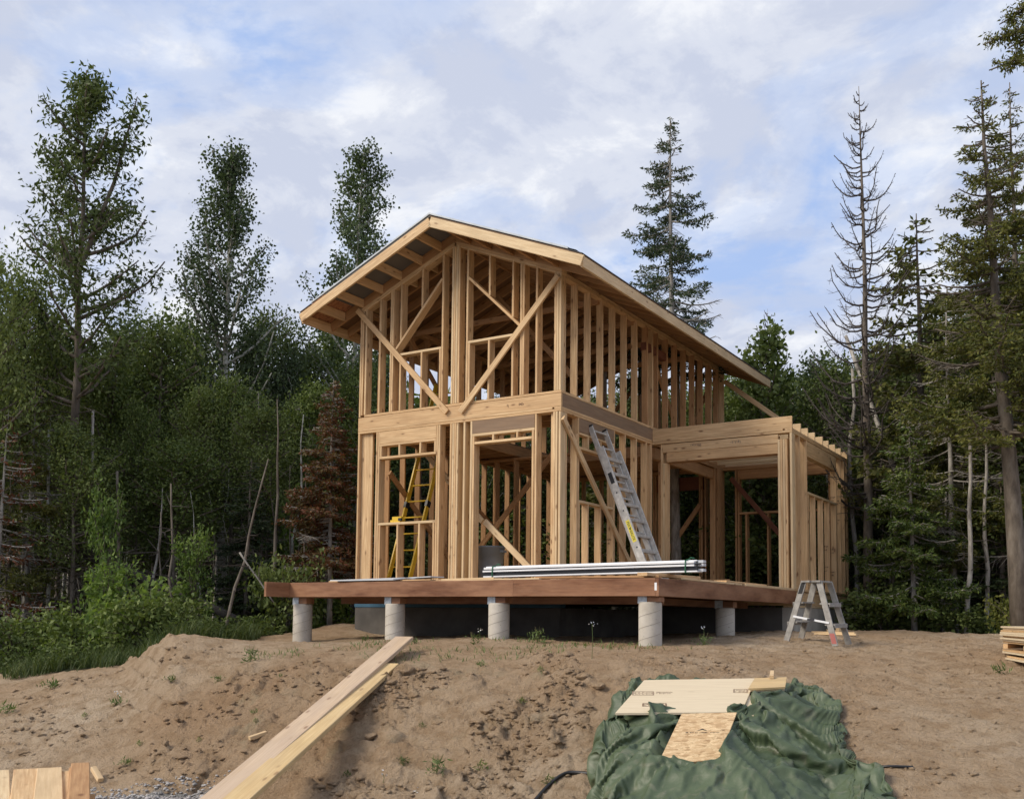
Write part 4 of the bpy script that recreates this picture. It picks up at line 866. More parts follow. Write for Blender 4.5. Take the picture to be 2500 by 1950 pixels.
# ------------------------------------------------------------------ ramp planks, loose lumber
def ramp(pt, pb, tb, w, m, label, ext=1.14, lift=0.03):
    a = Vector(at(*pt)) if len(pt) == 3 else hit(*pt); a.z += lift; b = Vector(at(pb[0], pb[1], tb)); b = a+(b-a)*ext
    d = (b-a).normalized(); side = d.cross(Vector((0, 0, 1))).normalized()
    return tag(board('ramp_plank', a-d*0.05, b, w, 0.05, M[m], None, side), label, 'plank', 'two long planks leaning up the sand bank')
ramp((984, 1560, 13.0), (528, 1950), 8.35, 0.245, 'purple_plank', 'greyish long plank of the ramp, the left one that reaches the top of the bank', lift=0.0)
ramp((948, 1626, 12.0), (583, 1950), 8.3, 0.235, 'yellow_plank', 'yellowish long plank of the ramp, the right and shorter one', lift=0.0)
bx = empty('bearer_stack', at(90, 2000, 5.5)*[1, 1, 0]+np.array([0, 0, -2.45]), 'low stack of rough timbers carrying the boards at the lower left', 'timber stack')
lx = [(-8, 38, 'spruce_pale', 'wide pale board at the very left edge of the stack'), (64, 55, 'spruce', 'second pale board from the left of the stack, between two gaps'), (121, 56, 'spruce_pale', 'pale board with a dark streak, left of the narrow reddish one')]
def rad_board(px, py, tf, tn, w, t, m, label, name='stacked_board', dz=0.0, dxn=0.0):
    a = Vector(at(px, py, tf)); a.z += dz; b = Vector(at(px+dxn, py, tn)); b.z = a.z
    d = (b-a).normalized(); return tag(board(name, a, b, w, t, M[m], None, d.cross(Vector((0, 0, 1)))), label, 'board', 'boards stacked at the lower left')
zt = float(at(90, 1885, 7.0)[2])
for px, wpx, m, lb in lx: rad_board(px, 1887-px*0.05, 7.0, 3.6, 0.158, T2, m, lb)
rad_board(162, 1884, 7.0, 3.6, 0.052, 0.10, 'spruce', 'narrow reddish board standing on edge beside the pale boards', dz=-0.04)
rad_board(196, 1869, 7.0, 3.6, 0.118, T2, 'spruce_shaded_brown', 'brownish weathered board lying higher at the right of the stack', dz=0.0)
rad_board(174, 1872, 7.0, 3.6, 0.03, 0.10, 'spruce_shaded_brown', 'thin dark board on edge touching the brownish one', dz=-0.05)
for tq in (6.6, 4.2):
    for k in range(6):
        a = Vector(at(-90, 1885, tq)); b = Vector(at(225, 1885, tq)); zb = -2.42+0.13*k
        a.z = b.z = zb; board('bearer', a, b, 0.12, 0.125, M['spruce_shaded_brown'], bx)
def scrap(px, py, L_, w, t, ang, m, label, name='scrap_block', cat='wood scrap', dz=0.03, tilt=0.0):
    p = hit(px, py); d = Vector((math.cos(ang), math.sin(ang), tilt)); a = p-d*L_/2+Vector((0, 0, dz)); b = p+d*L_/2+Vector((0, 0, dz))
    return tag(board(name, a, b, w, t, M[m], None, d.cross(Vector((0, 0, 1)))), label, cat)
scrap(629, 1800, 0.19, 0.055, 0.04, 1.25, 'spruce_pale', 'small pale wood scrap on the bank left of the ramp planks', tilt=0.25)
scrap(236, 1908, 0.20, 0.06, 0.045, 2.9, 'spruce_pale', 'small offcut leaning on the gravel beside the lower left stack', dz=0.06, tilt=0.5)
for i, (px, py, L_, w, t, an, lb) in enumerate(((2006, 1538, 0.15, 0.12, 0.12, 0.4, 'wood cube at the left of the small scrap pile under the step stand'), (2022, 1541, 0.22, 0.06, 0.05, 1.9, 'slanted offcut in the scrap pile under the step stand'), (2035, 1543, 0.20, 0.08, 0.05, 0.2, 'offcut lying in the middle of the scrap pile under the step stand'), (2050, 1543, 0.1, 0.08, 0.14, 0.9, 'upright offcut at the right of the scrap pile by the wing wall'))):
    scrap(px, py, L_, w, t, an, 'spruce_pale' if i % 2 else 'spruce', lb, dz=t/2)
scrap(2035, 1549, 0.95, 0.05, 0.03, -0.55, 'spruce_pale', 'long thin strip of wood on the sand behind the step stand', 'wood_strip', 'strip')
scrap(2040, 1556, 0.75, 0.05, 0.025, -0.35, 'spruce_pale', 'shorter thin strip of wood on the sand between the step stand legs', 'wood_strip', 'strip')
# stack of plywood at the right edge
st = Vector(gat(2445, 13.0)); c0 = Vector(at(2445, 1545, 13.0)); c1 = Vector(at(2580, 1545, 10.2)); c2 = Vector(at(2700, 1545, 13.8))
u1 = (c1-c0); u1.z = 0; u2 = (c2-c0); u2.z = 0
e = empty('plywood_stack', st, 'stack of pale plywood sheets on bearers at the right edge of the sand', 'plywood stack')
zt = -0.575; k = 0; zb0 = st.z+0.02
def slab(z0, z1, off, m, name):
    o_ = Vector((rnd.uniform(-off, off), rnd.uniform(-off, off), 0)); q = [c0+o_, c0+u1+o_, c0+u1+u2+o_, c0+u2+o_]
    v = [(p.x, p.y, z_) for p in q for z_ in (z0, z1)]; f = [(0, 2, 4, 6), (7, 5, 3, 1)]+[(2*i, 2*i+1, 2*((i+1) % 4)+1, 2*((i+1) % 4)) for i in range(4)]
    f = [tuple(reversed(q_)) for q_ in f]; mesh_obj(name, v, f, M[m], e)
for z0, n_ in ((zt-0.215, 9), (zt-0.345, 2), (zt-0.42, 2)):
    for i in range(n_): slab(z0+i*0.024, z0+i*0.024+0.021, 0.022, 'ply' if (i*7+n_) % 3 else 'spruce', 'plywood_sheet')
for f_ in (0.08, 0.5, 0.92):
    for zq in (zt-0.255, ): 
        p = c0+u1*f_; d_ = (u2).normalized(); board('spacer', (p.x, p.y, zq), (p.x+d_.x*2.5, p.y+d_.y*2.5, zq), 0.06, 0.07, M['spruce'], e)
        p = c0+u1*f_; board('spacer', (p.x, p.y, zt-0.45), (p.x+d_.x*2.5, p.y+d_.y*2.5, zt-0.45), 0.06, 0.05, M['spruce'], e)

# ------------------------------------------------------------------ tarpaulin over the pile, with plywood and strand board on it
CT = [[(1532, 1680, 10.35), (1556, 1668, 10.55), (1640, 1668, 10.6), (1740, 1672, 10.55), (1870, 1678, 10.5), (1930, 1688, 10.4), (1958, 1702, 10.3)],
 [(1505, 1700, 9.9), (1550, 1694, 9.95), (1640, 1697, 9.9), (1760, 1700, 9.85), (1900, 1700, 9.9), (1960, 1712, 9.9), (2010, 1745, 9.9)],
 [(1490, 1765, 9.2), (1530, 1760, 8.7), (1640, 1765, 8.65), (1770, 1762, 8.6), (1870, 1735, 8.9), (1960, 1752, 9.0), (2052, 1788, 9.4)],
 [(1488, 1830, 8.7), (1508, 1832, 8.2), (1610, 1842, 8.0), (1760, 1846, 7.9), (1860, 1810, 8.2), (1990, 1830, 8.3), (2050, 1848, 8.9)],
 [(1484, 1892, 8.5), (1490, 1908, 7.8), (1600, 1908, 7.5), (1740, 1890, 7.35), (1870, 1885, 7.6), (2010, 1910, 7.7), (2062, 1915, 8.3)],
 [(1505, 1940, 8.1), (1520, 1990, 7.2), (1600, 1995, 6.9), (1740, 1990, 6.8), (1870, 1980, 6.9), (2010, 1995, 7.0), (2090, 1965, 7.8)],
 [(1500, 2080, 7.2), (1540, 2150, 6.7), (1620, 2170, 6.5), (1740, 2180, 6.4), (1870, 2170, 6.4), (2030, 2150, 6.5), (2200, 2050, 7.2)]]
CP = np.array([[at(*p) for p in row] for row in CT])
def crom(A, n):
    A = np.concatenate([2*A[:1]-A[1:2], A, 2*A[-1:]-A[-2:-1]]); out = []
    m_ = len(A)-3; u = np.linspace(0, m_-1e-6, n); i = u.astype(int); f = (u-i).reshape((-1,)+(1,)*(A.ndim-1))
    p0, p1, p2, p3 = A[i], A[i+1], A[i+2], A[i+3]
    return 0.5*(2*p1+(p2-p0)*f+(2*p0-5*p1+4*p2-p3)*f*f+(3*p1-p0-3*p2+p3)*f**3)
NU, NV = 84, 78
TP = crom(CP, NV); TP = np.swapaxes(crom(np.swapaxes(TP, 0, 1), NU), 0, 1)
X_, Y_ = TP[..., 0], TP[..., 1]
def lproj(x, y, z):
    d = np.stack([x-CAM[0], y-CAM[1], z-CAM[2]], -1); q = d@FW
    return 1250+F_*(d@RI)/q, CY_-F_*(d@UP)/q
sx, sy = lproj(X_, Y_, TP[..., 2])
def seg(ax, ay, bx, by):
    dx, dy = bx-ax, by-ay; t_ = np.clip(((sx-ax)*dx+(sy-ay)*dy)/(dx*dx+dy*dy), 0, 1); return np.hypot(sx-ax-t_*dx, (sy-ay-t_*dy)*1.6)
def inpoly(poly, pad):
    d = np.full(sx.shape, 1e9); inside = np.zeros(sx.shape, bool); n = len(poly)
    for i in range(n):
        (x1, y1), (x2, y2) = poly[i], poly[(i+1) % n]; d = np.minimum(d, seg(x1, y1, x2, y2))
        inside ^= ((y1 > sy) != (y2 > sy)) & (sx < (x2-x1)*(sy-y1)/((y2-y1)+1e-9)+x1)
    return np.where(inside, 1.0, ss(pad, 0, d))
under = np.maximum(inpoly([(1502, 1752), (1573, 1665), (1850, 1665), (1925, 1675), (1915, 1702), (1840, 1750)], 10), inpoly([(1664, 1754), (1798, 1751), (1754, 1866), (1605, 1880)], 8))
ridge_ = np.zeros_like(sx)
for pts_, wd_, am in ((((1600, 1762), (1650, 1757), (1720, 1756), (1800, 1760)), 9, 0.20), (((1880, 1706), (1872, 1740), (1822, 1795), (1786, 1835), (1764, 1866)), 16, 0.30), (((1600, 1893), (1680, 1889), (1740, 1885), (1850, 1905)), 14, 0.22), (((1925, 1710), (1905, 1790), (1880, 1870)), 20, 0.12), (((1990, 1720), (2040, 1820), (2090, 1930)), 22, 0.14), (((1600, 1765), (1560, 1840), (1540, 1900)), 18, 0.14)):
    d = np.full(sx.shape, 1e9)
    for a_, b_ in zip(pts_[:-1], pts_[1:]): d = np.minimum(d, seg(*a_, *b_))
    ridge_ = ridge_+am*np.exp(-np.abs(d/wd_)**1.4)
gz = (base_h(X_.ravel(), Y_.ravel())+detail(X_.ravel(), Y_.ravel())).reshape(X_.shape)+0.01
uu = np.linspace(0, 1, NU)[None]; vv_ = np.linspace(0, 1, NV)[:, None]; edge = np.minimum(np.minimum(uu, 1-uu), np.minimum(vv_, 1-vv_))
k_ = ss(0.0, 0.05, edge); Zb = np.maximum(gz*(1-k_)+TP[..., 2]*k_, gz)+ridge_*(1-under)*0.32*k_
ii = (np.arange(NV-1)[:, None]*NU+np.arange(NU-1)[None]).ravel(); tf = np.stack([ii, ii+NU, ii+NU+1, ii+1], 1)
st3 = lambda z: np.stack([X_, Y_, z], -1).reshape(-1, 3)
# let the sheet fall and crumple over the pile
pile = mesh_obj('pile_form', st3(Zb-0.05), tf, M['soil'], None, origin=(0, 0, 0)); pile.modifiers.new('c', 'COLLISION'); pile.collision.thickness_outer = 0.012; pile.collision.cloth_friction = 10
tp = mesh_obj('tarpaulin', st3(Zb+np.where(under > 0.6, -0.02, 0.02+0.07*(fbm(X_*1.7, Y_*1.3, 3, 5)+0.5))), tf, M['tarp'], None, True, origin=(0, 0, 0))
vg = tp.vertex_groups.new(name='held'); hold = (under.ravel() > 0.75) | (edge.ravel() < 0.012)
vg.add([int(i) for i in np.where(hold)[0]], 1.0, 'REPLACE')
cm = tp.modifiers.new('cloth', 'CLOTH'); cs = cm.settings; cs.quality = 6; cs.mass = 0.3; cs.tension_stiffness = 20; cs.compression_stiffness = 20; cs.shear_stiffness = 8; cs.bending_stiffness = 0.5
cs.vertex_group_mass = 'held'; cs.pin_stiffness = 1.0; cs.shrink_min = -0.31; cs.air_damping = 2
cm.collision_settings.distance_min = 0.012; cm.collision_settings.use_self_collision = False
sc.frame_start = 1; sc.frame_end = 48; cm.point_cache.frame_end = 48
import time as _t; _t0 = _t.time()
for f_ in range(1, 49): sc.frame_set(f_)
ev = tp.evaluated_get(bpy.context.evaluated_depsgraph_get()).to_mesh(); co = np.zeros(len(ev.vertices)*3, np.float32); ev.vertices.foreach_get('co', co); TV = co.reshape(NV, NU, 3)/S
print('cloth', _t.time()-_t0, (TV[..., 2]-Zb).std())
bpy.data.objects.remove(tp); bpy.data.objects.remove(pile); sc.frame_set(1)
TV = TV.astype(float)
TV[..., 0] += 0.12*fbm(TV[..., 0]*2.2, TV[..., 1]*2.2, 3, 71)*(1-k_); TV[..., 1] += 0.12*fbm(TV[..., 0]*2.2+7, TV[..., 1]*2.2, 3, 72)*(1-k_)
TV = crom(TV, NV*3); TV = np.swapaxes(crom(np.swapaxes(TV, 0, 1), NU*3), 0, 1); NU *= 3; NV *= 3
# small sharp creases of stiff sheet
a1, a2, av = cells(TV[..., 0]*4.5+0.4*fbm(TV[..., 0]*3, TV[..., 1]*3, 2, 8), TV[..., 1]*3.6, 17); b1, b2, bv = cells(TV[..., 0]*9, TV[..., 1]*8+2, 19)
TV[..., 2] += (0.034*(a2-a1)*av+0.016*(b2-b1)*bv)*0.9
gz = (base_h(TV[..., 0].ravel(), TV[..., 1].ravel())+detail(TV[..., 0].ravel(), TV[..., 1].ravel())).reshape(TV.shape[:2])+0.04
TV[..., 2] = np.maximum(TV[..., 2], gz)
tv = TV.reshape(-1, 3); ii = (np.arange(NV-1)[:, None]*NU+np.arange(NU-1)[None]).ravel(); tf = np.stack([ii, ii+NU, ii+NU+1, ii+1], 1)
tp = mesh_obj('tarpaulin', tv, tf, M['tarp'], None, True, origin=(CP[3, 3][0], CP[3, 3][1], -2.2)); tag(tp, 'crumpled dark green tarpaulin draped over a pile on the sand', 'tarpaulin')
so = tp.modifiers.new('thickness', 'SOLIDIFY'); so.thickness = 0.004
def planeof(a, b, c, dz=0.0):
    a, b, c = [np.array(at(*q)) for q in (a, b, c)]; n = np.cross(b-a, c-a); n /= np.linalg.norm(n); n = n if n[2] > 0 else -n
    def f(px, py, up=0.0):
        d = ray(px, py); o_ = a+n*dz; t_ = ((o_-CAM)@n)/(d@n); return CAM+d*t_+n*up
    return f, n
pA, nA = planeof((1502, 1752, 8.6), (1579, 1661, 10.6), (1845, 1665, 10.4))
def slabp(name, poly, f, n, th, up, m, label, cat, parent=None):
    q = [f(x, y, up) for x, y in poly]; v = [p-n*th*(1-k) for p in q for k in (0, 1)]; N = len(q)
    fc = [tuple(range(0, 2*N, 2)), tuple(range(1, 2*N, 2))[::-1]]+[(2*i, 2*i+1, 2*((i+1) % N)+1, 2*((i+1) % N)) for i in range(N)]
    # orient local X along first edge for the grain
    o = mesh_obj(name, v, fc, M[m], parent); me = o.data
    ang = math.atan2(q[-1][1]-q[0][1], q[-1][0]-q[0][0]); me.transform(Matrix.Rotation(-ang, 4, 'Z')); o.matrix_basis = o.matrix_basis @ Matrix.Rotation(ang, 4, 'Z'); PW[o.name] = o.matrix_basis.copy()
    me.update(); return tag(o, label, cat) if label else o
slabp('plywood_sheet', [(1520, 1733), (1579, 1661), (1696, 1657), (1660, 1712)], pA, nA, 0.018, 0.0, 'ply', 'plywood sheet at the back of the pile, mostly covered by the wide one', 'plywood')
slabp('plywood_sheet', [(1530, 1735), (1560, 1698), (1868, 1702), (1840, 1751)], pA, nA, 0.018, 0.021, 'ply', 'lower plywood sheet whose front right corner goes under the tarpaulin fold', 'plywood')
ps = slabp('plywood_sheet', [(1502, 1752), (1573, 1669.5), (1846, 1665), (1810, 1750)], pA, nA, 0.018, 0.044, 'ply', 'widest pale plywood sheet lying on top of the green tarpaulin', 'plywood')
slabp('plywood_offcut', [(1827, 1704), (1843, 1677), (1921, 1675), (1917, 1700)], pA, nA, 0.018, 0.095, 'yellow_plank', 'small yellowish plywood offcut at the right of the wide sheet', 'plywood')
slabp('plywood_offcut', [(1832, 1700), (1846, 1676), (1919, 1674), (1915, 1698)], pA, nA, 0.018, 0.068, 'ply', 'second small offcut lying under the yellowish one', 'plywood')
slabp('wood_stick', [(1879, 1680), (1881, 1666), (1890, 1666), (1889, 1680)], pA, nA, 0.03, 0.13, 'spruce_pale', 'short stick poking up behind the small yellowish offcut', 'stick')
pB, nB = planeof((1664, 1754, 8.35), (1798, 1751, 8.35), (1605, 1879, 7.65))
ob = slabp('strand_board', [(1605, 1879), (1664, 1754), (1798, 1751), (1754, 1867)], pB, nB, 0.018, 0.05, 'osb', 'tan strand board with a printed mountain mark on the tarpaulin', 'strand board')
# printed marks: boxes of small strokes that cannot be read in the photograph either
def mark(f, parent, cx_, cy_, w, h, up, rows, n, m, seed, frame_=False):
    c = f(cx_, cy_, up); ex = f(cx_+10, cy_, up)-c; kx = np.linalg.norm(ex)/10; ex = ex/np.linalg.norm(ex); ey = f(cx_, cy_-8, up)-c; ky = np.linalg.norm(ey)/8; ey = ey/np.linalg.norm(ey); nz = np.cross(ex, ey); nz /= np.linalg.norm(nz)
    W_, H_ = w*kx, h*ky; q = random.Random(seed); g = Geo()
    for r_ in range(rows):
        for i in range(n):
            if q.random() < 0.16: continue
            g.box(c+ex*((i+0.5)/n-0.5)*W_+ey*((r_+0.5)/rows-0.5)*H_*0.8, ex*W_/n*q.uniform(0.12, 0.36), ey*H_/rows*q.uniform(0.10, 0.27), nz*0.0008)
    if frame_:
        for s_ in (-1, 1): g.box(c+ex*s_*W_*0.54, ex*0.006+ey*0.0, ey*H_*0.5, nz*0.0008); g.box(c+ey*s_*H_*0.5, ex*W_*0.54, ey*0.004, nz*0.0008)
    g.obj('printed_mark', M[m], parent)
mark(pA, ps, 1570, 1703, 46, 9, 0.046, 3, 14, 'ink_grey', 1, True); mark(pA, ps, 1622, 1702, 40, 8, 0.046, 2, 12, 'ink_grey', 2); mark(pA, ps, 1598, 1732, 52, 7, 0.046, 2, 16, 'ink_wood', 3, True); mark(pA, ps, 1808, 1697, 30, 8, 0.046, 3, 9, 'ink_grey', 4, True)
mark(pB, ob, 1716, 1801, 86, 4, 0.052, 1, 26, 'ink', 5); mark(pB, ob, 1764, 1795, 14, 5, 0.052, 2, 5, 'ink_wood', 7)
c = pB(1713, 1797.5, 0.0525); l = pB(1698, 1797.5, 0.0525); r_ = pB(1728, 1797.5, 0.0525); tpt = pB(1714, 1791.5, 0.0525)
li = pB(1704, 1796, 0.0525); ri_ = pB(1722, 1796, 0.0525); ti = pB(1714, 1794, 0.0525)
mesh_obj('mountain_mark', [l, li, ti, ri_, r_, tpt], [(0, 1, 2, 5), (2, 3, 4, 5)], M['ink'], ob)
# black irrigation hose
def hose(name, pts, rad, m, label, cat='hose'):
    q = []; 
    for p in pts: v_ = hit(*p); q.append(np.array(v_)+np.array((0, 0, rad*0.9)))
    q = crom(np.array(q), 60); g = Geo(); g.tube(list(q), rad, 8); return tag(g.obj(name, M[m], None, True), label, cat)
hose('hose', [(1290, 1985), (1330, 1932), (1364, 1909), (1393, 1895), (1440, 1899), (1500, 1906)], 0.018, 'hose', 'black hose coming out from under the left of the tarpaulin')
hose('hose', [(2078, 1880), (2120, 1881), (2170, 1880), (2230, 1882)], 0.011, 'hose', 'thin black hose end on the sand right of the tarpaulin')

# ------------------------------------------------------------------ vegetation generators (local layout units, base at the origin)
def leaves(C, size, asp, rng, droop=0.3, var=0.35):
    n = len(C); d = rng.normal(size=(n, 3)); d[:, 2] -= droop; d /= np.linalg.norm(d, axis=1)[:, None]
    r_ = rng.normal(size=(n, 3)); s = np.cross(d, r_); s /= np.linalg.norm(s, axis=1)[:, None]
    L = (size*(1+var*(rng.rand(n)*2-1)))[:, None]; w = L*asp*0.5; nn = np.cross(d, s)*L*0.10
    v = np.stack([C, C+d*L*0.45+s*w+nn, C+d*L, C+d*L*0.45-s*w+nn], 1).reshape(-1, 3); f = np.arange(4*n).reshape(-1, 4); return v, f
def mk(name, vf, m, smooth=False):
    v, f = vf; me = bpy.data.meshes.new(name); fill(me, np.asarray(v)*S, f); me.materials.append(m)
    if smooth: me.shade_smooth()
    return me
def geo_mesh(name, g, m): return mk(name, (np.concatenate(g.v), g.f), m, True)
def trunk_line(rng, h, wob=0.02, lean=(0, 0)):
    n = 9; z = np.linspace(0, h, n); x = np.cumsum(rng.normal(size=n)*wob*h/n*2)+lean[0]*z; y = np.cumsum(rng.normal(size=n)*wob*h/n*2)+lean[1]*z
    x -= x[0]; y -= y[0]; return np.stack([x, y, z], 1)
def tl(T, z): return np.array([np.interp(z, T[:, 2], T[:, 0]), np.interp(z, T[:, 2], T[:, 1]), z])
def broadleaf(seed, h, cb, prof, nb, asc, ls, asp, per, tr, lm, bm, sig=0.16, nc=5, dead=10, lean=(0, 0), droop=0.3, second=None):
    rng = np.random.RandomState(seed); T = trunk_line(rng, h, 0.02, lean); g = Geo(); g.tube(list(T), list(tr*(1-0.9*np.linspace(0, 1, 9)**1.1)), 7)
    cen = []
    def limb(z, az, L, asc_, ncl=nc):
        st = tl(T, z); o = np.array([math.cos(az), math.sin(az), 0]); pts = []
        for k in range(5):
            f = k/4; pts.append(st+o*L*f*(1-0.15*f)+np.array([0, 0, 1])*L*asc_*(f**1.25)+rng.normal(size=3)*0.03*L*f)
        g.tube(pts, [tr*0.22*min(1.4, L)*(1-0.8*k/4)+0.006 for k in range(5)], 4, False)
        for k in range(ncl):
            f = 0.22+0.80*(k+rng.rand()*0.8)/ncl; f = min(f, 1.0); i = min(int(f*4), 3); p = pts[i]*(1-(f*4-i))+pts[i+1]*(f*4-i)
            q = p+rng.normal(size=3)*np.array([1, 1, 0.8])*L*0.13*(1.2-f*0.6); g.tube([p, q], [0.008, 0.004], 3, False); cen.append(q)
            if rng.rand() < 0.6: cen.append((p+q)/2+rng.normal(size=3)*0.07)
    for i in range(nb):
        u = (i+rng.rand())/nb; z = h*(cb+(1-cb)*u*0.97); limb(z, rng.rand()*6.283, prof(u)*(0.65+0.5*rng.rand()), asc*(0.7+0.6*rng.rand()))
    if second:
        z0, dx, z1 = second; st = tl(T, z0); e_ = np.array([dx, 0.1, z1]); g.tube([st, st*0.5+e_*0.5+np.array([dx*0.15, 0, 0]), e_], [tr*0.45, tr*0.3, 0.01], 5, False)
        for k in range(26):
            f = 0.25+0.75*k/26; p = st*(1-f)+e_*f+np.array([dx*0.2*math.sin(f*3.14), 0, 0]); q = p+rng.normal(size=3)*0.30*(1.15-f); g.tube([p, q], [0.01, 0.004], 3, False); cen += [q, p*0.4+q*0.6]
    for k in range(6): cen.append(tl(T, h*(1-0.02*k))+rng.normal(size=3)*0.05)
    for i in range(dead):
        z = h*cb*(0.35+0.75*rng.rand()); az = rng.rand()*6.283; L = prof(0.2)*(0.3+0.5*rng.rand()); st = tl(T, z); o = np.array([math.cos(az), math.sin(az), 0]); p1 = st+o*L*0.6+np.array([0, 0, 0.12*L]); p2 = st+o*L+np.array([0, 0, rng.normal()*0.2*L])
        g.tube([st, p1, p2], [0.016, 0.010, 0.004], 3, False)
        for q in range(3): w_ = p1+rng.normal(size=3)*0.25*L; g.tube([p1*(0.6+0.2*q)+st*(0.4-0.2*q), w_], [0.006, 0.003], 3, False)
    cen = np.array(cen); C = np.repeat(cen, per, 0)+rng.normal(size=(len(cen)*per, 3))*sig
    return geo_mesh('tree_trunk', g, bm), mk('tree_crown', leaves(C, ls, asp, rng, droop), lm)
def conifer(seed, h, cb, rad, nb, nm, bm, tr, dens=1.0, sparse=0.0, upturn=0.0, droop=-0.25, top=1.0, lean=(0, 0), need=0.13, pw=0.8, bare=0.0, w=0.28, aspn=7):
    rng = np.random.RandomState(seed); T = trunk_line(rng, h, 0.008, lean); g = Geo(); g.tube(list(T), list(tr*(1-0.93*np.linspace(0, 1, 9))), 8)
    Cn = []; Dn = []
    for i in range(nb):
        u = (i+rng.rand())/nb; z = h*(cb+(1-cb)*u*0.99); L = rad*((1-u)**pw+0.03)*(0.6+0.6*rng.rand()); az = rng.rand()*6.283
        if rng.rand() < sparse: L *= 0.5
        st = tl(T, z); o = np.array([math.cos(az), math.sin(az), 0]); side = np.array([-o[1], o[0], 0]); pts = []
        for k in range(6):
            f = k/5; pts.append(st+o*L*f+np.array([0, 0, L*(droop*math.sin(f*2.2)+upturn*f*f)])+side*rng.normal()*0.02*L)
        g.tube(pts, [0.011+tr*0.10*min(1, L)*(1-k/5) for k in range(6)], 4, False); pts = np.array(pts)
        isbare = rng.rand() < bare
        nt = max(4, int(L*13*dens))
        for k in range(nt):
            f = 0.18+0.82*(k+rng.rand())/nt; j = min(int(f*5), 4); p = pts[j]*(1-(f*5-j))+pts[j+1]*(f*5-j); s = 1 if k % 2 else -1
            tlg = min(0.55, L*0.42)*(1.08-f*0.75)*(0.7+0.5*rng.rand()); d = side*s*0.85+o*0.55+np.array([0, 0, -0.25+0.2*rng.normal()+upturn*0.3]); d /= np.linalg.norm(d); e_ = p+d*tlg
            g.tube([p, e_], [0.006, 0.003], 3, False)
            if isbare:
                if rng.rand() < 0.5: g.tube([p*0.5+e_*0.5, e_+rng.normal(size=3)*0.10*tlg*2], [0.004, 0.002], 3, False)
                continue
            m_ = max(2, int(tlg*aspn/0.30)); ff = rng.rand(m_); Cn.append(p+(e_-p)*ff[:, None]+rng.normal(size=(m_, 3))*0.02); Dn.append(d*0.9+rng.normal(size=(m_, 3))*0.75)
    C = np.concatenate(Cn); D = np.concatenate(Dn); D /= np.linalg.norm(D, axis=1)[:, None]; n = len(C); s = np.cross(D, rng.normal(size=(n, 3))); s /= np.linalg.norm(s, axis=1)[:, None]; L = (need*(0.7+0.6*rng.rand(n)))[:, None]
    v = np.stack([C, C+D*L*0.5+s*L*w*0.5, C+D*L, C+D*L*0.5-s*L*w*0.5], 1).reshape(-1, 3)
    return geo_mesh('tree_trunk', g, bm), mk('tree_crown', (v, np.arange(4*n).reshape(-1, 4)), nm)
def dead_tree(seed, h, cb, rad, nb, bm, tr, up=0.55, lean=(0, 0), pw=0.7):
    rng = np.random.RandomState(seed); T = trunk_line(rng, h, 0.006, lean); g = Geo(); g.tube(list(T), list(tr*(1-0.95*np.linspace(0, 1, 9))), 8); b = Geo()
    for i in range(nb):
        u = (i+rng.rand())/nb; z = h*(cb+(1-cb)*u*0.985); L = rad*((1-u)**pw+0.05)*(0.5+0.7*rng.rand()); az = rng.rand()*6.283; st = tl(T, z); o = np.array([math.cos(az), math.sin(az), 0]); side = np.array([-o[1], o[0], 0]); pts = []
        bend = rng.normal()*0.15
        for k in range(7):
            f = k/6; pts.append(st+o*L*f*(1-0.12*f)+side*bend*L*f*f+np.array([0, 0, L*(-0.12*math.sin(f*3.1)+up*f*f)])+rng.normal(size=3)*0.015*L)
        b.tube(pts, [0.017*(1-k/7)*(0.5+L/rad)+0.005 for k in range(7)], 4, False); pts = np.array(pts)
        for k in range(int(6+L*11)):
            f = 0.2+0.8*rng.rand(); j = min(int(f*6), 5); p = pts[j]*(1-(f*6-j))+pts[j+1]*(f*6-j); s = rng.choice([-1, 1]); d = side*s*0.7+o*0.6+np.array([0, 0, 0.15+0.4*rng.normal()]); d /= np.linalg.norm(d); l = L*0.28*(1.15-f)*(0.5+rng.rand()); q = p+d*l*0.6; e_ = q+(d+np.array([0, 0, 0.4])+rng.normal(size=3)*0.3)*l*0.4
            b.tube([p, q, e_], [0.007, 0.005, 0.003], 3, False)
            if rng.rand() < 0.6: b.tube([q, q+(d+rng.normal(size=3)*0.7)*l*0.35], [0.004, 0.0025], 3, False)
    return geo_mesh('tree_trunk', g, bm), geo_mesh('dead_branches', b, M['twig'])
def plant(name, label, cat, base, parts, sc_=(1, 1, 1), rot=0.0, group=None, kind=None):
    e = empty(name, base, label, cat, group); e.rotation_euler[2] = rot; e.scale = sc_ if hasattr(sc_, '__len__') else (sc_,)*3
    for pn, me in parts:
        o = bpy.data.objects.new(pn, me); COL.objects.link(o); o.parent = e
        if kind and pn == kind: o['kind'] = 'stuff'
    return e
col_asp = lambda u: 1.5*(1-u)**0.55*(0.55+0.45*math.sin(min(1, u*2.6)*1.57))+0.25
def put_top(px, t, topy):            # base on the ground, height so that the top shows at topy
    b = gat(px, t); z = at(px, topy, t)[2]; return b, z-b.z
TRK, CRN = 'trunk', 'crown'
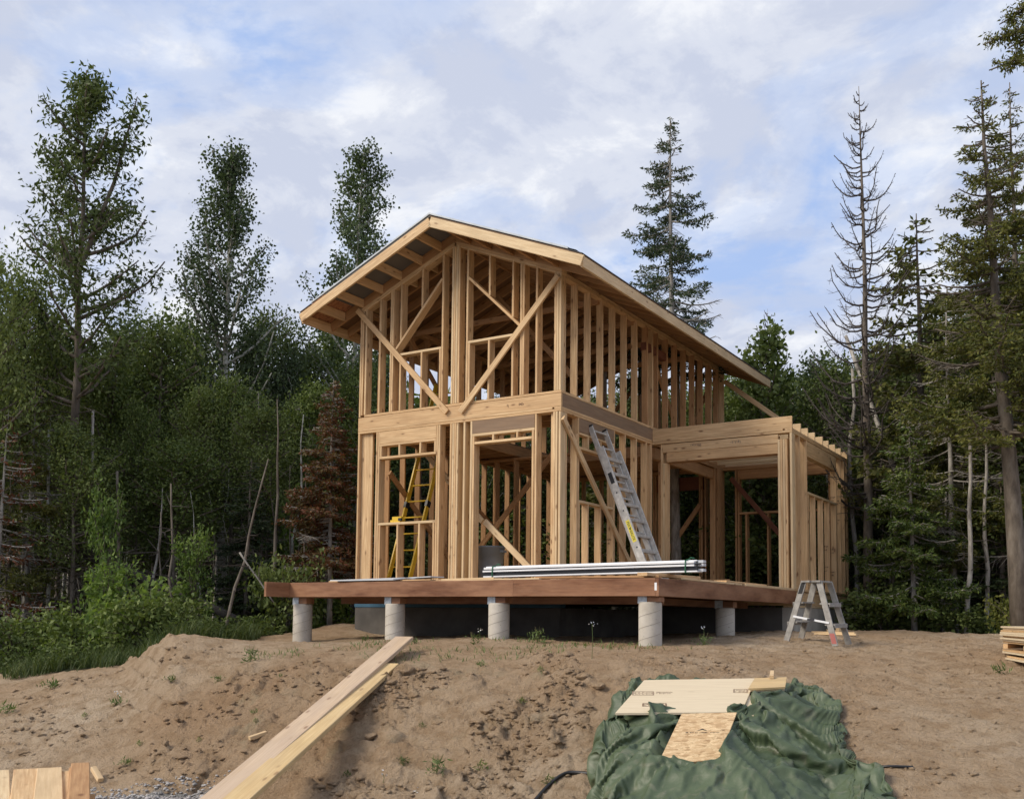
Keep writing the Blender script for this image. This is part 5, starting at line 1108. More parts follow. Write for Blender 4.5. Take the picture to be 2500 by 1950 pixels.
# --- the trees that stand out
b, h = put_top(178, 20.5, 178)
plant('ash_tree', 'tallest leafy tree at the left with two leading tops above the forest', 'tree', b, list(zip((TRK, CRN), broadleaf(1, h, 0.42, lambda u: 1.75*(1-u)**0.6+0.26, 50, 0.62, 0.13, 0.38, 15, 0.13, M['leaf_ash'], M['bark'], 0.13, 8, 34, droop=0.5, second=(h*0.66, 0.95, h*0.955)))), rot=0.35)
b, h = put_top(535, 25, 368)
plant('aspen_tree', 'tall pale-trunked aspen between the big left tree and the house', 'tree', b, list(zip((TRK, CRN), broadleaf(2, h, 0.34, lambda u: 1.75*(1-u)**0.6*(0.6+0.4*math.sin(min(1, u*2.2)*1.57))+0.25, 46, 1.05, 0.078, 0.9, 26, 0.13, M['leaf_aspen'], M['bark_pale'], 0.15, 7, 14, lean=(0.01, 0), second=(h*0.5, -0.75, h*0.90)))), rot=0.5)
b, h = put_top(866, 27, 372)
plant('aspen_tree', 'slender aspen with a pale trunk rising behind the left roof eave', 'tree', b, list(zip((TRK, CRN), broadleaf(3, h, 0.40, lambda u: 1.45*(1-u)**0.65+0.22, 40, 1.05, 0.078, 0.9, 24, 0.12, M['leaf_aspen'], M['bark_pale'], 0.14, 7, 16, second=(h*0.55, 0.6, h*0.92)))), rot=2.1)
b, h = put_top(1652, 23.5, 286)
plant('spruce_tree', 'tall dark spruce with a grey trunk rising behind the roof', 'tree', b, list(zip((TRK, CRN), conifer(4, h, 0.47, 1.35, 120, M['needle'], M['bark_grey'], 0.14, 1.3, 0.25, 0.10, -0.16, lean=(-0.008, -0.006), bare=0.2, need=0.085, pw=0.5, w=0.36, aspn=26))), rot=0.4)
b, h = put_top(2122, 21, 214)
plant('dead_tree', 'tall bare dead tree with upswept twigs right of the house', 'tree', b, [(TRK, None), ] and list(zip((TRK, 'branches'), dead_tree(5, h, 0.22, 1.45, 135, M['bark'], 0.12, 0.62, lean=(-0.008, -0.002)))), rot=0.7)
for nm_, px, y0, sg in (('dead_leaf_tuft', 2108, 660, 3), ('dead_leaf_tuft', 2095, 780, 4)): pass
b, h = put_top(2492, 17.0, 192)
ln = -0.045
plant('spruce_tree', 'half-bare tall conifer with a leaning trunk near the right edge', 'tree', b, list(zip((TRK, CRN), conifer(6, h, 0.34, 1.75, 150, M['cedar'], M['bark'], 0.17, 1.3, 0.15, 0.22, -0.12, lean=(ln*0.86, ln*0.50), bare=0.28, need=0.085, pw=0.75, w=0.34, aspn=26))), rot=0.0)
b, h = put_top(2500, 20.5, 205)
plant('spruce_tree', 'thin half-dead conifer cut off by the right edge of the picture', 'tree', b, list(zip((TRK, CRN), conifer(7, h, 0.30, 1.5, 135, M['cedar'], M['bark'], 0.13, 1.3, 0.2, 0.2, -0.12, bare=0.28, need=0.085, pw=0.7, w=0.34, aspn=22))), rot=1.0)
b, h = put_top(2255, 21.5, 520)
plant('cedar_tree', 'shorter dark cedar between the bare dead tree and the tall right conifer', 'tree', b, list(zip((TRK, CRN), conifer(8, h, 0.28, 1.9, 110, M['cedar'], M['bark'], 0.15, 1.3, 0.15, 0.18, -0.12, bare=0.2, need=0.14, pw=0.6, w=0.5))), rot=2.0)
b, h = put_top(1888, 27, 752)
plant('dead_tree', 'small bare dead sapling top showing above the wing brace', 'tree', b, list(zip((TRK, 'branches'), dead_tree(9, h, 0.55, 1.0, 34, M['twig_pale'], 0.07, 1.1))), rot=0.7)
b, h = put_top(1868, 25, 812)
plant('aspen_tree', 'small aspen top standing just right of the lower roof corner', 'tree', b, list(zip((TRK, CRN), broadleaf(10, h, 0.3, lambda u: 1.5*(1-u)**0.75+0.25, 40, 0.9, 0.13, 0.9, 9, 0.09, M['leaf_dark'], M['bark'], 0.17, 6))), rot=0.5)
b, h = put_top(700, 20.0, 930)
plant('dying_spruce', 'reddish-brown dying spruce with bare lower branches left of the house', 'tree', gat(805, 20.0), list(zip((TRK, CRN), conifer(11, put_top(800, 20.0, 925)[1], 0.16, 1.05, 150, M['needle_red'], M['bark_grey'], 0.065, 1.5, 0.1, 0.02, -0.05, bare=0.15, need=0.085, pw=0.62, w=0.36, aspn=28))), rot=0.3)
b, h = put_top(2232, 19.0, 1015)
plant('young_spruce', 'young green spruce standing at the forest edge right of the wing', 'tree', b, list(zip((TRK, CRN), conifer(12, h, 0.12, 1.35, 90, M['needle_green'], M['bark_grey'], 0.06, 1.5, 0.1, 0.0, -0.22, bare=0.08, need=0.09, pw=0.7, w=0.36, aspn=26))), rot=0.3)
b, h = put_top(-10, 19.0, 1000)
plant('dying_spruce', 'reddish low conifer at the left edge of the picture', 'tree', b, list(zip((TRK, CRN), conifer(13, h, 0.1, 1.2, 70, M['needle_red'], M['bark_grey'], 0.07, 1.0, 0.1, 0.0, -0.1, bare=0.1, need=0.10, pw=0.6, w=0.4))), rot=0.3)
# near cedar whose branch ends hang into the upper right corner
cg = Geo(); rng = np.random.RandomState(3); Cc = []
tb = gat(2800, 9.0); top_ = 6.6
T_ = [np.array(tb)+np.array((0, 0, z)) for z in (0, 2, 4, 6, 8.0)]; cg.tube(T_, [0.18, 0.16, 0.13, 0.10, 0.05], 8)
for k_, (px, py, t) in enumerate(((2400, 110, 9.0), (2415, 172, 8.9), (2440, 60, 9.2), (2480, 30, 9.1), (2500, 150, 8.7), (2520, 60, 8.8), (2460, 120, 9.3), (2560, 200, 9.0), (2600, 120, 9.4), (2650, 30, 9.0), (2640, -120, 9.2), (2600, -250, 9.0))):
    e_ = np.array(at(px, py, t)); s0 = np.array(tb)+np.array((0, 0, e_[2]-tb.z+0.3)); mid_ = (e_+s0)/2+np.array((0, 0, 0.12)); ptz = crom(np.array([s0, mid_, e_]), 12); cg.tube(list(ptz), list(np.linspace(0.035, 0.006, 12)), 4, False)
    for q in range(46):
        f = 0.35+0.65*rng.rand()**0.8; j = int(f*11); p = ptz[min(j, 11)]; d = rng.normal(size=3); d[2] *= 0.6; d /= np.linalg.norm(d); l = 0.22*(1.2-f)+0.05; q2 = p+d*l; cg.tube([p, q2], [0.006, 0.003], 3, False)
        Cc.append(p+(q2-p)*rng.rand(24)[:, None]+rng.normal(size=(24, 3))*0.022)
ce = empty('cedar_tree', tb, 'near cedar outside the right edge with dark branch tips hanging into the top corner', 'tree')
cg.obj(TRK, M['bark'], ce, True); v_, f_ = leaves(np.concatenate(Cc), 0.042, 0.36, rng, 0.5); mesh_obj(CRN, v_, f_, M['cedar'], ce)

# --- forest trees: a few kinds, copied
rf = random.Random(21)
kinds = {
 'dark': [list(zip((TRK, CRN), broadleaf(100+i, 7.0, 0.22 if i else 0.45, lambda u: 1.75*(1-u)**0.5*(0.5+0.5*math.sin(min(1, u*2.4)*1.57))+0.3, 50, 0.45, 0.095, 0.6, 27, 0.10, M['leaf_dark'], M['bark'], 0.22, 6, 16))) for i in range(3)],
 'mid': [list(zip((TRK, CRN), broadleaf(110+i, 7.0, 0.20 if i else 0.42, lambda u: 1.6*(1-u)**0.6+0.3, 46, 0.4, 0.10, 0.55, 25, 0.08, M['leaf_mid'], M['bark_grey'], 0.22, 6, 14))) for i in range(2)],
 'birch': [list(zip((TRK, CRN), broadleaf(120+i, 7.5, 0.42, lambda u: 1.35*(1-u)**0.6+0.25, 38, 0.8, 0.09, 0.8, 22, 0.085, M['leaf_mid'] if i else M['leaf_aspen'], M['bark_pale'], 0.20, 6, 18))) for i in range(2)],
 'conifer': [list(zip((TRK, CRN), conifer(130+i, 7.5, 0.14, 1.5, 105, M['needle'], M['bark'], 0.10, 1.2, 0.1, 0.0, -0.2, bare=0.25, need=0.11, pw=0.65, w=0.36, aspn=20))) for i in range(2)],
 'cedarish': [list(zip((TRK, CRN), conifer(140+i, 7.5, 0.2, 1.5, 105, M['cedar'], M['bark_grey'], 0.10, 1.2, 0.1, 0.12, -0.12, bare=0.35, need=0.10, pw=0.6, w=0.38, aspn=20))) for i in range(2)]}
kinds['open'] = [list(zip((TRK, CRN), broadleaf(150+i, 7.0, 0.46, lambda u: 1.7*(1-u)**0.5*(0.5+0.5*math.sin(min(1, u*2.4)*1.57))+0.3, 40, 0.5, 0.095, 0.5, 24, 0.085, M['leaf_mid'] if i == 1 else M['leaf_dark'], M['bark'], 0.20, 6, 34))) for i in range(3)]
kn = {'dark': ('leafy_tree', 'dark green leafy tree', 7.0), 'mid': ('leafy_tree', 'mid green leafy tree', 7.0), 'birch': ('birch_tree', 'pale-trunked leafy tree', 7.5), 'conifer': ('spruce_tree', 'dark spruce', 7.5), 'cedarish': ('cedar_tree', 'olive green cedar', 7.5)}
USED = {}; ALT = [1]
LAND = ((-60, 'cut off by the left edge of the picture'), (-150, 'outside the left edge of the picture'), (0, 'at the left edge of the picture'), (90, 'left of the tallest leafy tree'), (180, 'behind the tallest leafy tree'), (290, 'right of the tallest leafy tree'), (400, 'left of the first aspen'), (500, 'under the first aspen'), (590, 'right of the first aspen'), (660, 'behind the left end of the deck'), (740, 'left of the dying spruce'), (800, 'behind the dying spruce'), (880, 'behind the left corner of the house'),
 (960, 'seen through the left window'), (1050, 'seen behind the centre post'), (1150, 'seen left of the door opening'), (1220, 'seen through the door opening'), (1300, 'seen right of the door opening'), (1370, 'behind the near corner post'), (1430, 'seen through the side window'), (1510, 'behind the aluminium ladder'), (1570, 'seen through the rear side wall'), (1620, 'left of the grey spruce trunk'), (1700, 'seen through the wing doorway'), (1740, 'behind the wing doorway'), (1790, 'left of the wing brace'),
 (1850, 'behind the wing brace'), (1930, 'above the wing roof'), (1990, 'behind the wing window'), (2040, 'at the right corner of the wing'), (2090, 'left of the tall dead tree'), (2165, 'right of the tall dead tree'), (2210, 'behind the young spruce'), (2300, 'right of the young spruce'), (2360, 'in the right forest beside the slim stems'), (2430, 'left of the leaning conifer'), (2500, 'at the right edge of the picture'), (2600, 'outside the right edge'), (2700, 'far outside the right edge'))
def forest(px, t, topy, kind, zone):
    b, h = put_top(px, t, topy); nm_, lb, h0 = kn[kind]; s = h/h0; w_ = min(1.35, max(0.8, s))*(rf.uniform(0.62, 0.95) if zone == ZL else rf.uniform(0.85, 1.1))
    near = min(LAND, key=lambda q: abs(q[0]-px)); lb0 = lb
    lb = ('tall ' if h > 8.3 else 'low ' if h < 5.2 else '')+lb+(' in front ' if t < 22.6 else ' far back ' if t > 27.5 else ' ')+near[1]
    while lb in USED and len(ALT): 
        lb = lb0+(' in front ' if t < 22.6 else ' deeper in ')+near[1]; break
    USED[lb] = px
    kk = kinds[kind]
    if zone == ZL and t < 24 and kind in ('dark', 'mid'): kk = kinds['open']
    plant(nm_, lb, 'tree', b, rf.choice(kk), (w_, w_, s), rf.uniform(0, 6.28), group=kn[kind][1]+'s '+zone)
ZL, ZB, ZR_ = 'left of the house', 'behind the house', 'right of the house'
for px, t, ty, kd in ((-60, 19, 640, 'dark'), (20, 21, 700, 'dark'), (90, 23.5, 830, 'mid'), (140, 22.5, 860, 'dark'), (235, 23, 850, 'dark'), (300, 25, 815, 'birch'), (370, 24, 800, 'dark'), (430, 27, 790, 'birch'), (330, 21.5, 1010, 'mid'), (470, 22.5, 960, 'mid'), (600, 26, 830, 'birch'),
        (650, 27, 790, 'dark'), (560, 23, 940, 'mid'), (700, 26, 880, 'birch'), (640, 22, 1010, 'mid'), (755, 28, 860, 'dark'), (740, 24.5, 960, 'mid'), (800, 29, 790, 'birch'), (60, 20, 930, 'cedarish'), (180, 19.8, 1060, 'dark'), (420, 20.8, 1090, 'dark'), (520, 30, 850, 'conifer'), (280, 30, 850, 'conifer'), (100, 29, 800, 'birch'), (860, 26, 900, 'mid'), (-120, 24, 600, 'dark'), (-180, 20, 700, 'dark'), (900, 30, 880, 'dark'), (600, 20.8, 1120, 'conifer'), (520, 28, 1020, 'mid')): forest(px, t, ty, kd, ZL)
for px, t, ty, kd in ((950, 27, 980, 'dark'), (1020, 26, 960, 'conifer'), (1080, 29, 1020, 'mid'), (1150, 27, 1000, 'birch'), (1220, 28, 980, 'dark'), (1290, 27, 1010, 'conifer'), (1360, 29, 1000, 'dark'), (1430, 28, 1000, 'mid'), (1500, 27, 960, 'cedarish'), (1560, 30, 940, 'dark'), (1610, 27, 990, 'mid'), (1690, 29, 960, 'dark'), (1730, 27.5, 960, 'conifer'), (1560, 26, 1060, 'mid'), (1660, 27, 1060, 'conifer'), (1420, 33, 780, 'conifer'), (1520, 31, 860, 'cedarish')): forest(px, t, ty, kd, ZB)
for px, t, ty, kd in ((1790, 28, 930, 'dark'), (1800, 25.5, 1010, 'mid'), (1845, 27, 960, 'dark'), (1930, 28, 940, 'dark'), (1985, 26, 900, 'birch'), (2035, 24, 900, 'dark'), (2070, 27, 860, 'conifer'), (1960, 24.5, 1040, 'cedarish'), (2010, 27, 1000, 'conifer'), (2160, 25, 880, 'dark'), (2190, 27, 800, 'conifer'), (2300, 24, 800, 'dark'), (2340, 27, 720, 'conifer'), (2330, 20, 700, 'cedarish'), (2420, 24, 620, 'conifer'), (2440, 20, 760, 'dark'), (2560, 19, 560, 'cedarish'), (2600, 23, 540, 'dark'), (2520, 28, 700, 'dark'), (2160, 22, 1130, 'conifer'), (2300, 21.5, 1080, 'conifer'), (2380, 21, 1000, 'mid'), (2080, 22.5, 1130, 'dark'), (2450, 19.6, 1150, 'conifer'), (2680, 21, 600, 'dark')): forest(px, t, ty, kd, ZR_)
# bare stems and leaning trunks one can pick out
def stem(name, p0, p1, r0, r1, m, label, wob=0.03, seed=0, twigs=6):
    rng = np.random.RandomState(seed+50); a = np.array(gat(*p0) if len(p0) == 2 else at(*p0)); b_ = np.array(at(*p1)); L = np.linalg.norm(b_-a); q = [a*(1-f)+b_*f+rng.normal(size=3)*wob*L*0.25*math.sin(f*3.1) for f in np.linspace(0, 1, 8)]
    e = empty(name, a, label, 'tree trunk'); g = Geo(); g.tube(q, list(np.linspace(r0, r1, 8)), 7); g.obj(TRK, M[m], e, True, origin=a); g = Geo()
    for k in range(twigs):
        f = rng.uniform(0.25, 1); p = q[min(7, int(f*7))]; d = rng.normal(size=3)+np.array((0, 0, 0.3)); l = rng.uniform(0.15, 0.5); m1 = p+d*l*0.4; g.tube([p, m1, m1+(d+rng.normal(size=3)*0.4)*l*0.3], [0.012, 0.008, 0.004], 3, False)
    if twigs: g.obj('twigs', M['twig'], e, origin=a)['kind'] = 'stuff'
stem('leaning_trunk', (545, 17.6), (655, 1120, 18.6), 0.034, 0.012, 'bark', 'pale trunk leaning right at the forest edge left of the deck', seed=1)
stem('broken_branch', (668, 1470, 17.5), (585, 1348, 17.6), 0.012, 0.018, 'twig_pale', 'thin pale broken branch bending down beside the leaning trunk', 0.02, 2, 3)
stem('fallen_trunk', (0, 1255, 21.0), (590, 1520, 19.5), 0.13, 0.09, 'bark_dark', 'dark fallen trunk slanting down to the right through the left forest', 0.01, 3, 4)
for i, (px, t, py, r_, m, lb) in enumerate(((420, 18.5, 1180, 0.026, 'bark', 'thin straight bare stem left of the leaning trunk'), (392, 18.8, 1250, 0.020, 'bark', 'thinner bare stem just left of another one in the left forest'), (480, 19, 1300, 0.028, 'bark', 'short brownish stem at the forest edge behind the bank'), (290, 19.5, 1150, 0.04, 'bark', 'grey trunk right of the tallest left tree'), (130, 20, 1050, 0.04, 'bark_pale', 'pale thin trunk left of the tallest left tree'),
        (70, 20, 1100, 0.035, 'bark_grey', 'thin grey trunk near the left edge'), (230, 20.5, 1000, 0.045, 'bark_grey', 'bare grey trunk in the dark gap of the left forest'), (2092, 21.5, 900, 0.055, 'bark_grey', 'slim bare trunk close to the left of the tall dead tree'), (2180, 20.5, 1150, 0.06, 'bark_dark', 'dark stump-like trunk right of the tall dead tree'), (2360, 18.5, 1020, 0.045, 'bark_grey', 'slim grey trunk leaning near the right forest edge'),
        (2300, 20, 1200, 0.035, 'bark_grey', 'thin pale stem between the young spruce and the right conifer'), (2408, 19, 1000, 0.04, 'bark_grey', 'slim stem just left of the big leaning conifer'), (2030, 22.5, 1150, 0.035, 'bark_grey', 'thin stem directly right of the wing corner'))):
    stem('bare_trunk', (px, t), (px+rf.uniform(-22, 22), py, t+0.2), r_*1.15, r_*0.6, m, lb, 0.03, 10+i, 10)
stem('leaning_trunk', (2330, 20.5), (2065, 820, 23), 0.10, 0.04, 'bark_grey', 'long grey dead trunk leaning left across the right forest', 0.01, 33, 16)
for i in range(38):
    px, t = (rf.uniform(-20, 760), rf.uniform(19.4, 23.0)) if i < 28 else (rf.uniform(2080, 2480), rf.uniform(20, 22.5)); z_ = 'left' if i < 28 else 'right'
    rng_ = np.random.RandomState(400+i); a = np.array(gat(px, t)); b_ = np.array(at(px+rf.uniform(-45, 45), rf.uniform(950, 1250), t+0.2)); q = [a*(1-f)+b_*f+rng_.normal(size=3)*0.05*math.sin(f*3.1) for f in np.linspace(0, 1, 8)]; r0 = rf.uniform(0.016, 0.05)
    g = Geo(); g.tube(q, list(np.linspace(r0, r0*0.2, 8)), 6); o = g.obj('slender_trunk', M[rf.choice(('bark_grey', 'bark', 'bark_pale', 'bark_grey'))], None, True, origin=a)
    tag(o, 'slender bare trunk among the many thin ones inside the '+z_+' forest', 'tree trunk', 'slender trunks inside the '+z_+' forest')
# leafy saplings and shrubs at the edge of the forest
def shrub(seed, h, r_, nl, ls, asp, m, n=16):
    rng = np.random.RandomState(seed); g = Geo(); cen = []
    for i in range(n):
        az = rng.rand()*6.283; L = r_*(0.4+0.7*rng.rand()); zz_ = h*(0.25+0.75*rng.rand()); o = np.array([math.cos(az)*L, math.sin(az)*L, zz_]); s0 = np.array([0, 0, zz_*0.4]); md = (s0+o)/2+np.array((0, 0, 0.1*h)); g.tube([s0*0.3, s0, md, o], [0.016, 0.013, 0.009, 0.005], 4, False)
        for k in range(nl):
            f = rng.rand(); p = md*(1-f)+o*f; q = p+rng.normal(size=3)*0.13; cen += [q]
    cen = np.array(cen); C = np.repeat(cen, 6, 0)+rng.normal(size=(len(cen)*6, 3))*0.075; v, f = leaves(C, ls, asp, rng, 0.35); 
    return [('stems', geo_mesh('shrub_stems', g, M['bark'])), ('foliage', mk('shrub_leaves', (v, f), m))]
SHB = {'b': [shrub(200+i, 1.0, 0.62, 12, 0.11, 0.42, M['leaf_bright'], 15) for i in range(2)], 'm': [shrub(210+i, 1.0, 0.7, 14, 0.09, 0.55, M['leaf_mid'], 20) for i in range(2)], 'd': [shrub(220+i, 1.0, 0.8, 14, 0.09, 0.6, M['leaf_dark'], 22) for i in range(2)], 'y': [shrub(230, 1.0, 0.7, 7, 0.12, 0.5, M['leaf_yellow'], 18)]}
SHB['B'] = [shrub(240+i, 2.8, 0.62, 12, 0.115, 0.42, M['leaf_bright'], 30) for i in range(2)]; SHB['M'] = [shrub(250+i, 2.8, 0.75, 13, 0.10, 0.5, M['leaf_mid'], 40) for i in range(2)]; SHB['D'] = [shrub(260+i, 2.8, 0.85, 14, 0.10, 0.55, M['leaf_dark'], 46) for i in range(2)]; SHB['Y'] = [shrub(270, 2.8, 0.5, 6, 0.12, 0.5, M['leaf_yellow'], 24)]
for px, t, sc_, kd, lb in ((262, 17.3, (0.75, 0.75, 1.8), 'b', 'bright green ash-like sapling above the meadow left of the bank'), (330, 17.0, (1.1, 1.1, 1.25), 'b', 'bright green bushy sapling beside the upright one on the meadow'), (355, 16.6, (1.0, 1.0, 0.95), 'm', 'bluish green low shrub at the foot of the bright saplings'), (255, 18.6, (0.6, 0.6, 3.4), 'b', 'tall slender sapling with light leaves in front of the left forest'),
        (470, 18.8, (0.6, 0.6, 2.2), 'b', 'light green sapling behind the crest of the bank'), (130, 17.6, (1.0, 1.0, 0.8), 'm', 'rounded green shrub in the meadow near the left edge'), (40, 17.2, (1.0, 1.0, 0.9), 'd', 'dark shrub in the meadow at the far left'), (190, 17.0, (1.0, 1.0, 0.9), 'm', 'low green shrub in front of the meadow saplings'),
        (700, 19.3, (0.9, 0.9, 1.3), 'd', 'dark low shrub behind the leftmost pier'), (800, 20.5, (0.9, 0.9, 0.8), 'b', 'small bright fern-like bush below the dying spruce'), (430, 17.0, (0.8, 0.8, 0.7), 'd', 'dark leafy clump on the left shoulder of the bank'), (2150, 19.5, (1.1, 1.1, 0.9), 'd', 'dark low shrub at the forest edge right of the step stand'), (2350, 18.6, (0.8, 0.8, 0.5), 'd', 'small shrub on the forest edge left of the plywood stack'),
        (2470, 17.5, (0.6, 0.6, 0.7), 'y', 'yellow-green leafy clump at the foot of the big leaning trunk'), (1760, 24, (1.5, 1.5, 2.6), 'm', 'green shrub seen through the wing opening'), (1930, 24.5, (1.5, 1.5, 3.0), 'd', 'dark shrub seen through the wing window'), (930, 24, (1.5, 1.5, 2.6), 'd', 'dark shrub seen through the left front window'), (1180, 25, (1.6, 1.6, 3.0), 'm', 'green shrub seen through the front door opening'),
        (1430, 25, (1.6, 1.6, 3.0), 'm', 'green shrub seen between the side wall studs'), (620, 21.5, (1.0, 1.0, 1.5), 'd', 'mid green shrub under the trees left of the dying spruce'), (720, 22, (1.3, 1.3, 3.2), 'b', 'light green shrub behind the dying spruce'), 
        (2250, 21.5, (1.3, 1.3, 2.5), 'd', 'dark shrub behind the young spruce'), (2060, 23, (1.3, 1.3, 2.6), 'd', 'dark shrub under the trees right of the wing'), (2400, 20.5, (1.3, 1.3, 2.6), 'd', 'dark shrub under the trees behind the slim right stems'), (90, 21, (1.3, 1.3, 3.6), 'y', 'yellow-green bush high in the left edge of the forest')):
    tall = sc_[2] > 1.6; k3 = sc_[2]/2.8 if tall else sc_[2]
    plant('sapling' if tall else 'shrub', lb, 'shrub', gat(px, t), rf.choice(SHB[kd.upper() if tall else kd]), (sc_[0], sc_[0], k3), rf.uniform(0, 6.28))
# the wood behind, one dark mass of leaves, and dead brush inside it
rng = np.random.RandomState(77)
def slab_pts(n, pxr, tr, top, pw=1.0, low=0.0):
    px = rng.uniform(*pxr, n); t = rng.uniform(*tr, n); l = (px-1250)/F_*t; x = CAM[0]+t*math.sin(YAW)+l*math.cos(YAW); y = CAM[1]+t*math.cos(YAW)-l*math.sin(YAW); z0 = base_h(x, y)
    tp_ = np.interp(px, *zip(*top)); ztop = CAM[2]+(1524-tp_)/F_*t+0.7*fbm(x*0.6, y*0.6, 3, 80)
    return np.stack([x, y, z0+low+(ztop-z0)*rng.rand(n)**pw], 1)
TOPS = [(-700, 700), (0, 900), (250, 960), (450, 950), (700, 980), (900, 960), (1300, 1040), (1750, 1010), (1900, 960), (2100, 930), (2300, 830), (2500, 720), (3200, 700)]
C = slab_pts(70000, (-800, 3300), (30, 38), TOPS); v, f = leaves(C, 0.34, 0.75, rng, 0.2); tag(mesh_obj('far_wood', v, f, M['leaf_dark'], None, origin=(0, 0, 0)), kind='stuff')
C = slab_pts(60000, (-800, 3300), (38, 46), [(a, min(b_+90, 1180)) for a, b_ in TOPS]); v, f = leaves(C, 0.50, 0.8, rng, 0.2); tag(mesh_obj('far_wood_depth', v, f, M['leaf_dark'], None, origin=(0, 0, 0)), kind='stuff')
bg_ = Geo(); 
for k in range(520):
    px = rng.choice([rng.uniform(-50, 880), rng.uniform(2080, 2560)]) if k < 400 else rng.uniform(880, 2080); t = rng.uniform(19.5, 25) if k < 400 else rng.uniform(24, 28); p = np.array(gat(px, t)); p[2] += rng.rand()*2.6; d = rng.normal(size=3); d[2] = abs(d[2])*0.5-0.1; l = rng.uniform(0.4, 1.3); m1 = p+d*l*0.35; m2 = m1+(d+rng.normal(size=3)*0.35)*l*0.3
    bg_.tube([p, m1, m2], [0.013, 0.009, 0.004], 3, False); bg_.tube([m1, m1+rng.normal(size=3)*l*0.25], [0.006, 0.003], 3, False)
tag(bg_.obj('dead_brush', M['twig'], None, origin=(0, 0, 0)), kind='stuff')
# meadow, forest floor plants, weeds
def blades(x, y, z, hgt, w, rng, lean=0.5, per=1):
    n = len(x); az = rng.rand(n)*6.283; o = np.stack([np.cos(az), np.sin(az), np.zeros(n)], 1); s = np.stack([-o[:, 1], o[:, 0], np.zeros(n)], 1); P0 = np.stack([x, y, z-0.01], 1); hh = (hgt*(0.5+0.8*rng.rand(n)))[:, None]; ln_ = lean*(0.3+rng.rand(n))[:, None]
    up = np.array([0, 0, 1.0]); m_ = P0+up*hh*0.6+o*hh*ln_*0.35; e_ = P0+up*hh+o*hh*ln_
    v = np.stack([P0-s*w, P0+s*w, m_+s*w*0.7, m_-s*w*0.7, e_+s*w*0.1, e_-s*w*0.1], 1).reshape(-1, 3); k = np.arange(n)*6
    return v, np.concatenate([np.stack([k, k+1, k+2, k+3], 1), np.stack([k+3, k+2, k+4, k+5], 1)])
x, y = scatter(26000, (-250, 640), (14.4, 19.5), lambda x, y, px, t: (t > np.interp(px, [0, 300, 450, 640], [16.0, 14.9, 15.3, 17.3])-0.1+1.3*fbm(x*1.2, y*1.2, 3, 90)) & (fbm(x*1.6, y*1.6, 4, 91) > -0.12)); z = base_h(x, y)
v, f = blades(x, y, z, 0.17+0.15*(fbm(x*1.1, y*1.1, 3, 97)+0.4), 0.007, rng, 0.9); tag(mesh_obj('meadow_grass', v, f, M['grass'], None, origin=(0, 0, 0)), kind='stuff')
x, y = scatter(24000, (-250, 700), (14.8, 20.5), lambda x, y, px, t: (t > np.interp(px, [0, 300, 450, 640], [16.2, 15.0, 15.4, 17.6])) & (fbm(x*0.7, y*0.7, 3, 94) > -0.2)); z = base_h(x, y)+0.05+0.35*nprng.rand(len(x))**1.5
v, f = leaves(np.stack([x, y, z], 1), 0.085, 0.35, rng, 0.0); tag(mesh_obj('meadow_herbs', v, f, M['leaf_mid'], None, origin=(0, 0, 0)), kind='stuff')
x, y = scatter(16000, (600, 2700), (17.5, 27), lambda x, y, px, t: t > np.interp(px, [600, 900, 1300, 1900, 2000, 2200, 2500], [18.5, 21.5, 25, 25, 21, 18.9, 17.8])); z = base_h(x, y)+0.30*nprng.rand(len(x))**1.6
v, f = leaves(np.stack([x, y, z], 1), 0.13, 0.55, rng, 0.1); tag(mesh_obj('forest_floor_plants', v, f, M['leaf_dark'], None, origin=(0, 0, 0)), kind='stuff')
x, y = scatter(1500, (560, 1720), (12.2, 14.4), lambda x, y, px, t: fbm(x*1.3, y*1.3, 3, 95) > 0.12); z = base_h(x, y)+detail(x, y)
v, f = blades(x, y, z, 0.07, 0.006, rng, 1.3); tag(mesh_obj('crest_weeds', v, f, M['weed'], None, origin=(0, 0, 0)), kind='stuff')
def weed(seed, n, r_, h, m, stalks=0):
    rng = np.random.RandomState(seed); g = Geo(); V = []; F = []; k0 = 0
    cs = np.abs(rng.normal(size=(n, 1)))*0.25
    C = np.stack([rng.normal(size=n)*r_*0.45, rng.normal(size=n)*r_*0.45, rng.rand(n)*h*0.75], 1); v, f = leaves(C, r_*0.6, 0.20, rng, -0.75, 0.5)
    for i in range(max(3, stalks)): a = rng.normal(size=3)*r_*0.4; a[2] = h*(0.6+0.5*rng.rand()); g.tube([np.zeros(3), a*0.5, a], [0.004, 0.003, 0.002], 3, False)
    return [('stems', geo_mesh('weed_stems', g, M['drygrass'])), ('foliage', mk('weed_leaves', (v, f), m))]
WD = [weed(300, 46, 0.11, 0.13, M['weed']), weed(301, 34, 0.09, 0.09, M['leaf_mid']), weed(302, 60, 0.13, 0.22, M['weed'], 6)]
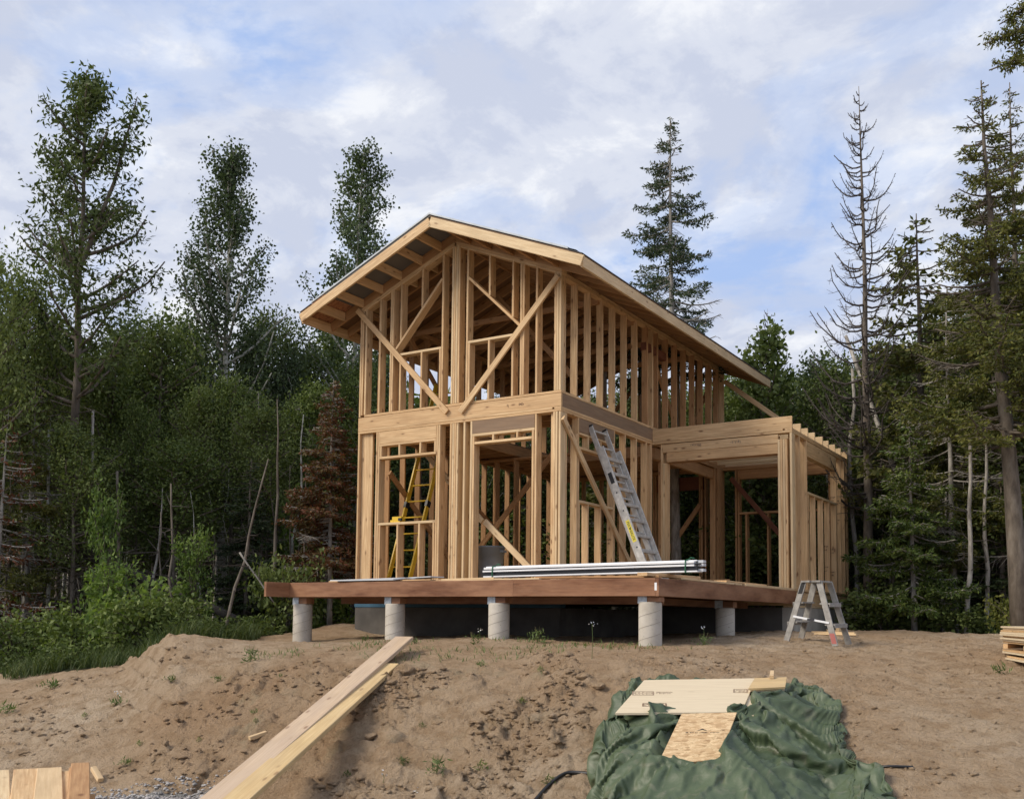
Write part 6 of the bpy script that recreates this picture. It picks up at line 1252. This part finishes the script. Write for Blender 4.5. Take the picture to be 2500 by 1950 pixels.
WL_ = [(610, 1618, 1.5, 2, 'tallest weed below the left shoulder of the bank'), (416, 1668, 1.3, 0, 'weed at the notch on the left shoulder of the bank'), (534, 1668, 0.9, 2, 'thin weed right of the notch on the left bank'), (340, 1824, 1.0, 1, 'bright small weed low on the left part of the bank'), (484, 1810, 0.8, 1, 'small weed in a crack of the left bank'), (622, 1778, 0.9, 1, 'small weed just above the wood scrap'), (620, 1752, 0.9, 0, 'weed above another one near the wood scrap'),
 (688, 1666, 0.9, 0, 'weed left of the upper part of the planks'), (849, 1902, 1.2, 1, 'green weed right of the foot of the planks'), (16, 1742, 1.9, 0, 'spreading weed at the left edge of the sand'), (124, 1686, 2.0, 0, 'flat weed patch on the left sand slope'), (284, 1726, 1.5, 0, 'weed with white flowers on the left sand slope'), (206, 1748, 1.1, 1, 'small weed left of the white-flowered one'), (305, 1876, 1.1, 0, 'weed low on the bank above the gravel'),
 (1175, 1626, 1.1, 0, 'weed near the top middle of the bank'), (1318, 1664, 1.1, 1, 'dark green tuft high on the right half of the bank'), (1272, 1740, 1.1, 1, 'bright tuft in the middle of the bank'), (1033, 1778, 0.9, 1, 'small tuft below the flat sand block'), (1170, 1890, 1.6, 1, 'largest bright tuft low in the middle of the bank'), (1335, 1918, 1.4, 1, 'green tuft beside the black hose'), (1064, 1908, 1.3, 2, 'straggly weed low on the bank left of the bright tuft'), (1492, 1588, 0.8, 1, 'tiny weed by the large near pier'),
 (892, 1566, 1.2, 0, 'weed on the crest left of the second pier'), (1012, 1574, 1.0, 0, 'weed on the crest right of the plank tops'), (1159, 1574, 1.2, 2, 'weed on the crest left of the middle pier'), (1313, 1574, 1.5, 2, 'weed clump on the crest right of the middle pier'), (1717, 1577, 1.3, 2, 'tall weed in the shade right of the large near pier'), (2440, 1640, 1.6, 0, 'dusty weed on the sand below the plywood stack'), (985, 1870, 0.9, 2, 'sparse dry weed low on the bank right of the planks'), (720, 1556, 1.1, 0, 'weed by the foot of the leftmost pier')]
for px, py, s, k, lb in WL_: plant('weed', lb, 'weed', hit(px, py), WD[k], s*0.62, rf.uniform(0, 6.28), group='weeds on the sand')
for px, py, h, lb in ((1445, 1612, 0.42, 'single tall white flower on a thin stalk at the top of the bank'), (1718, 1574, 0.22, 'white-topped stalk in the shade beside the large near pier'), (285, 1722, 0.14, 'small white flowers on the left sand slope'), (1170, 1566, 0.12, 'tiny white flowers at the foot of the middle pier'), (800+370*0.366, 1450+1290*0.366, 0.08, 'low white flowers near the bottom of the bank'), (800+590*0.366, 1450+1350*0.366, 0.08, 'low white flowers right of the others at the bottom of the bank')):
    p = hit(px, py); e = empty('white_flower', p, lb, 'flower'); g = Geo(); pv = np.array(p); g.tube([pv, pv+np.array((0.01, 0, h*0.5)), pv+np.array((0, 0, h))], [0.004, 0.003, 0.003], 4); g.obj('stalk', M['weed'], e, origin=pv)
    cc = pv+np.array((0, 0, h))+nprng.normal(size=(8, 3))*np.array((0.016, 0.016, 0.016)); v, f = leaves(cc, 0.022, 0.8, rng, 0.0); mesh_obj('petals', v, f, M['petal'], e)
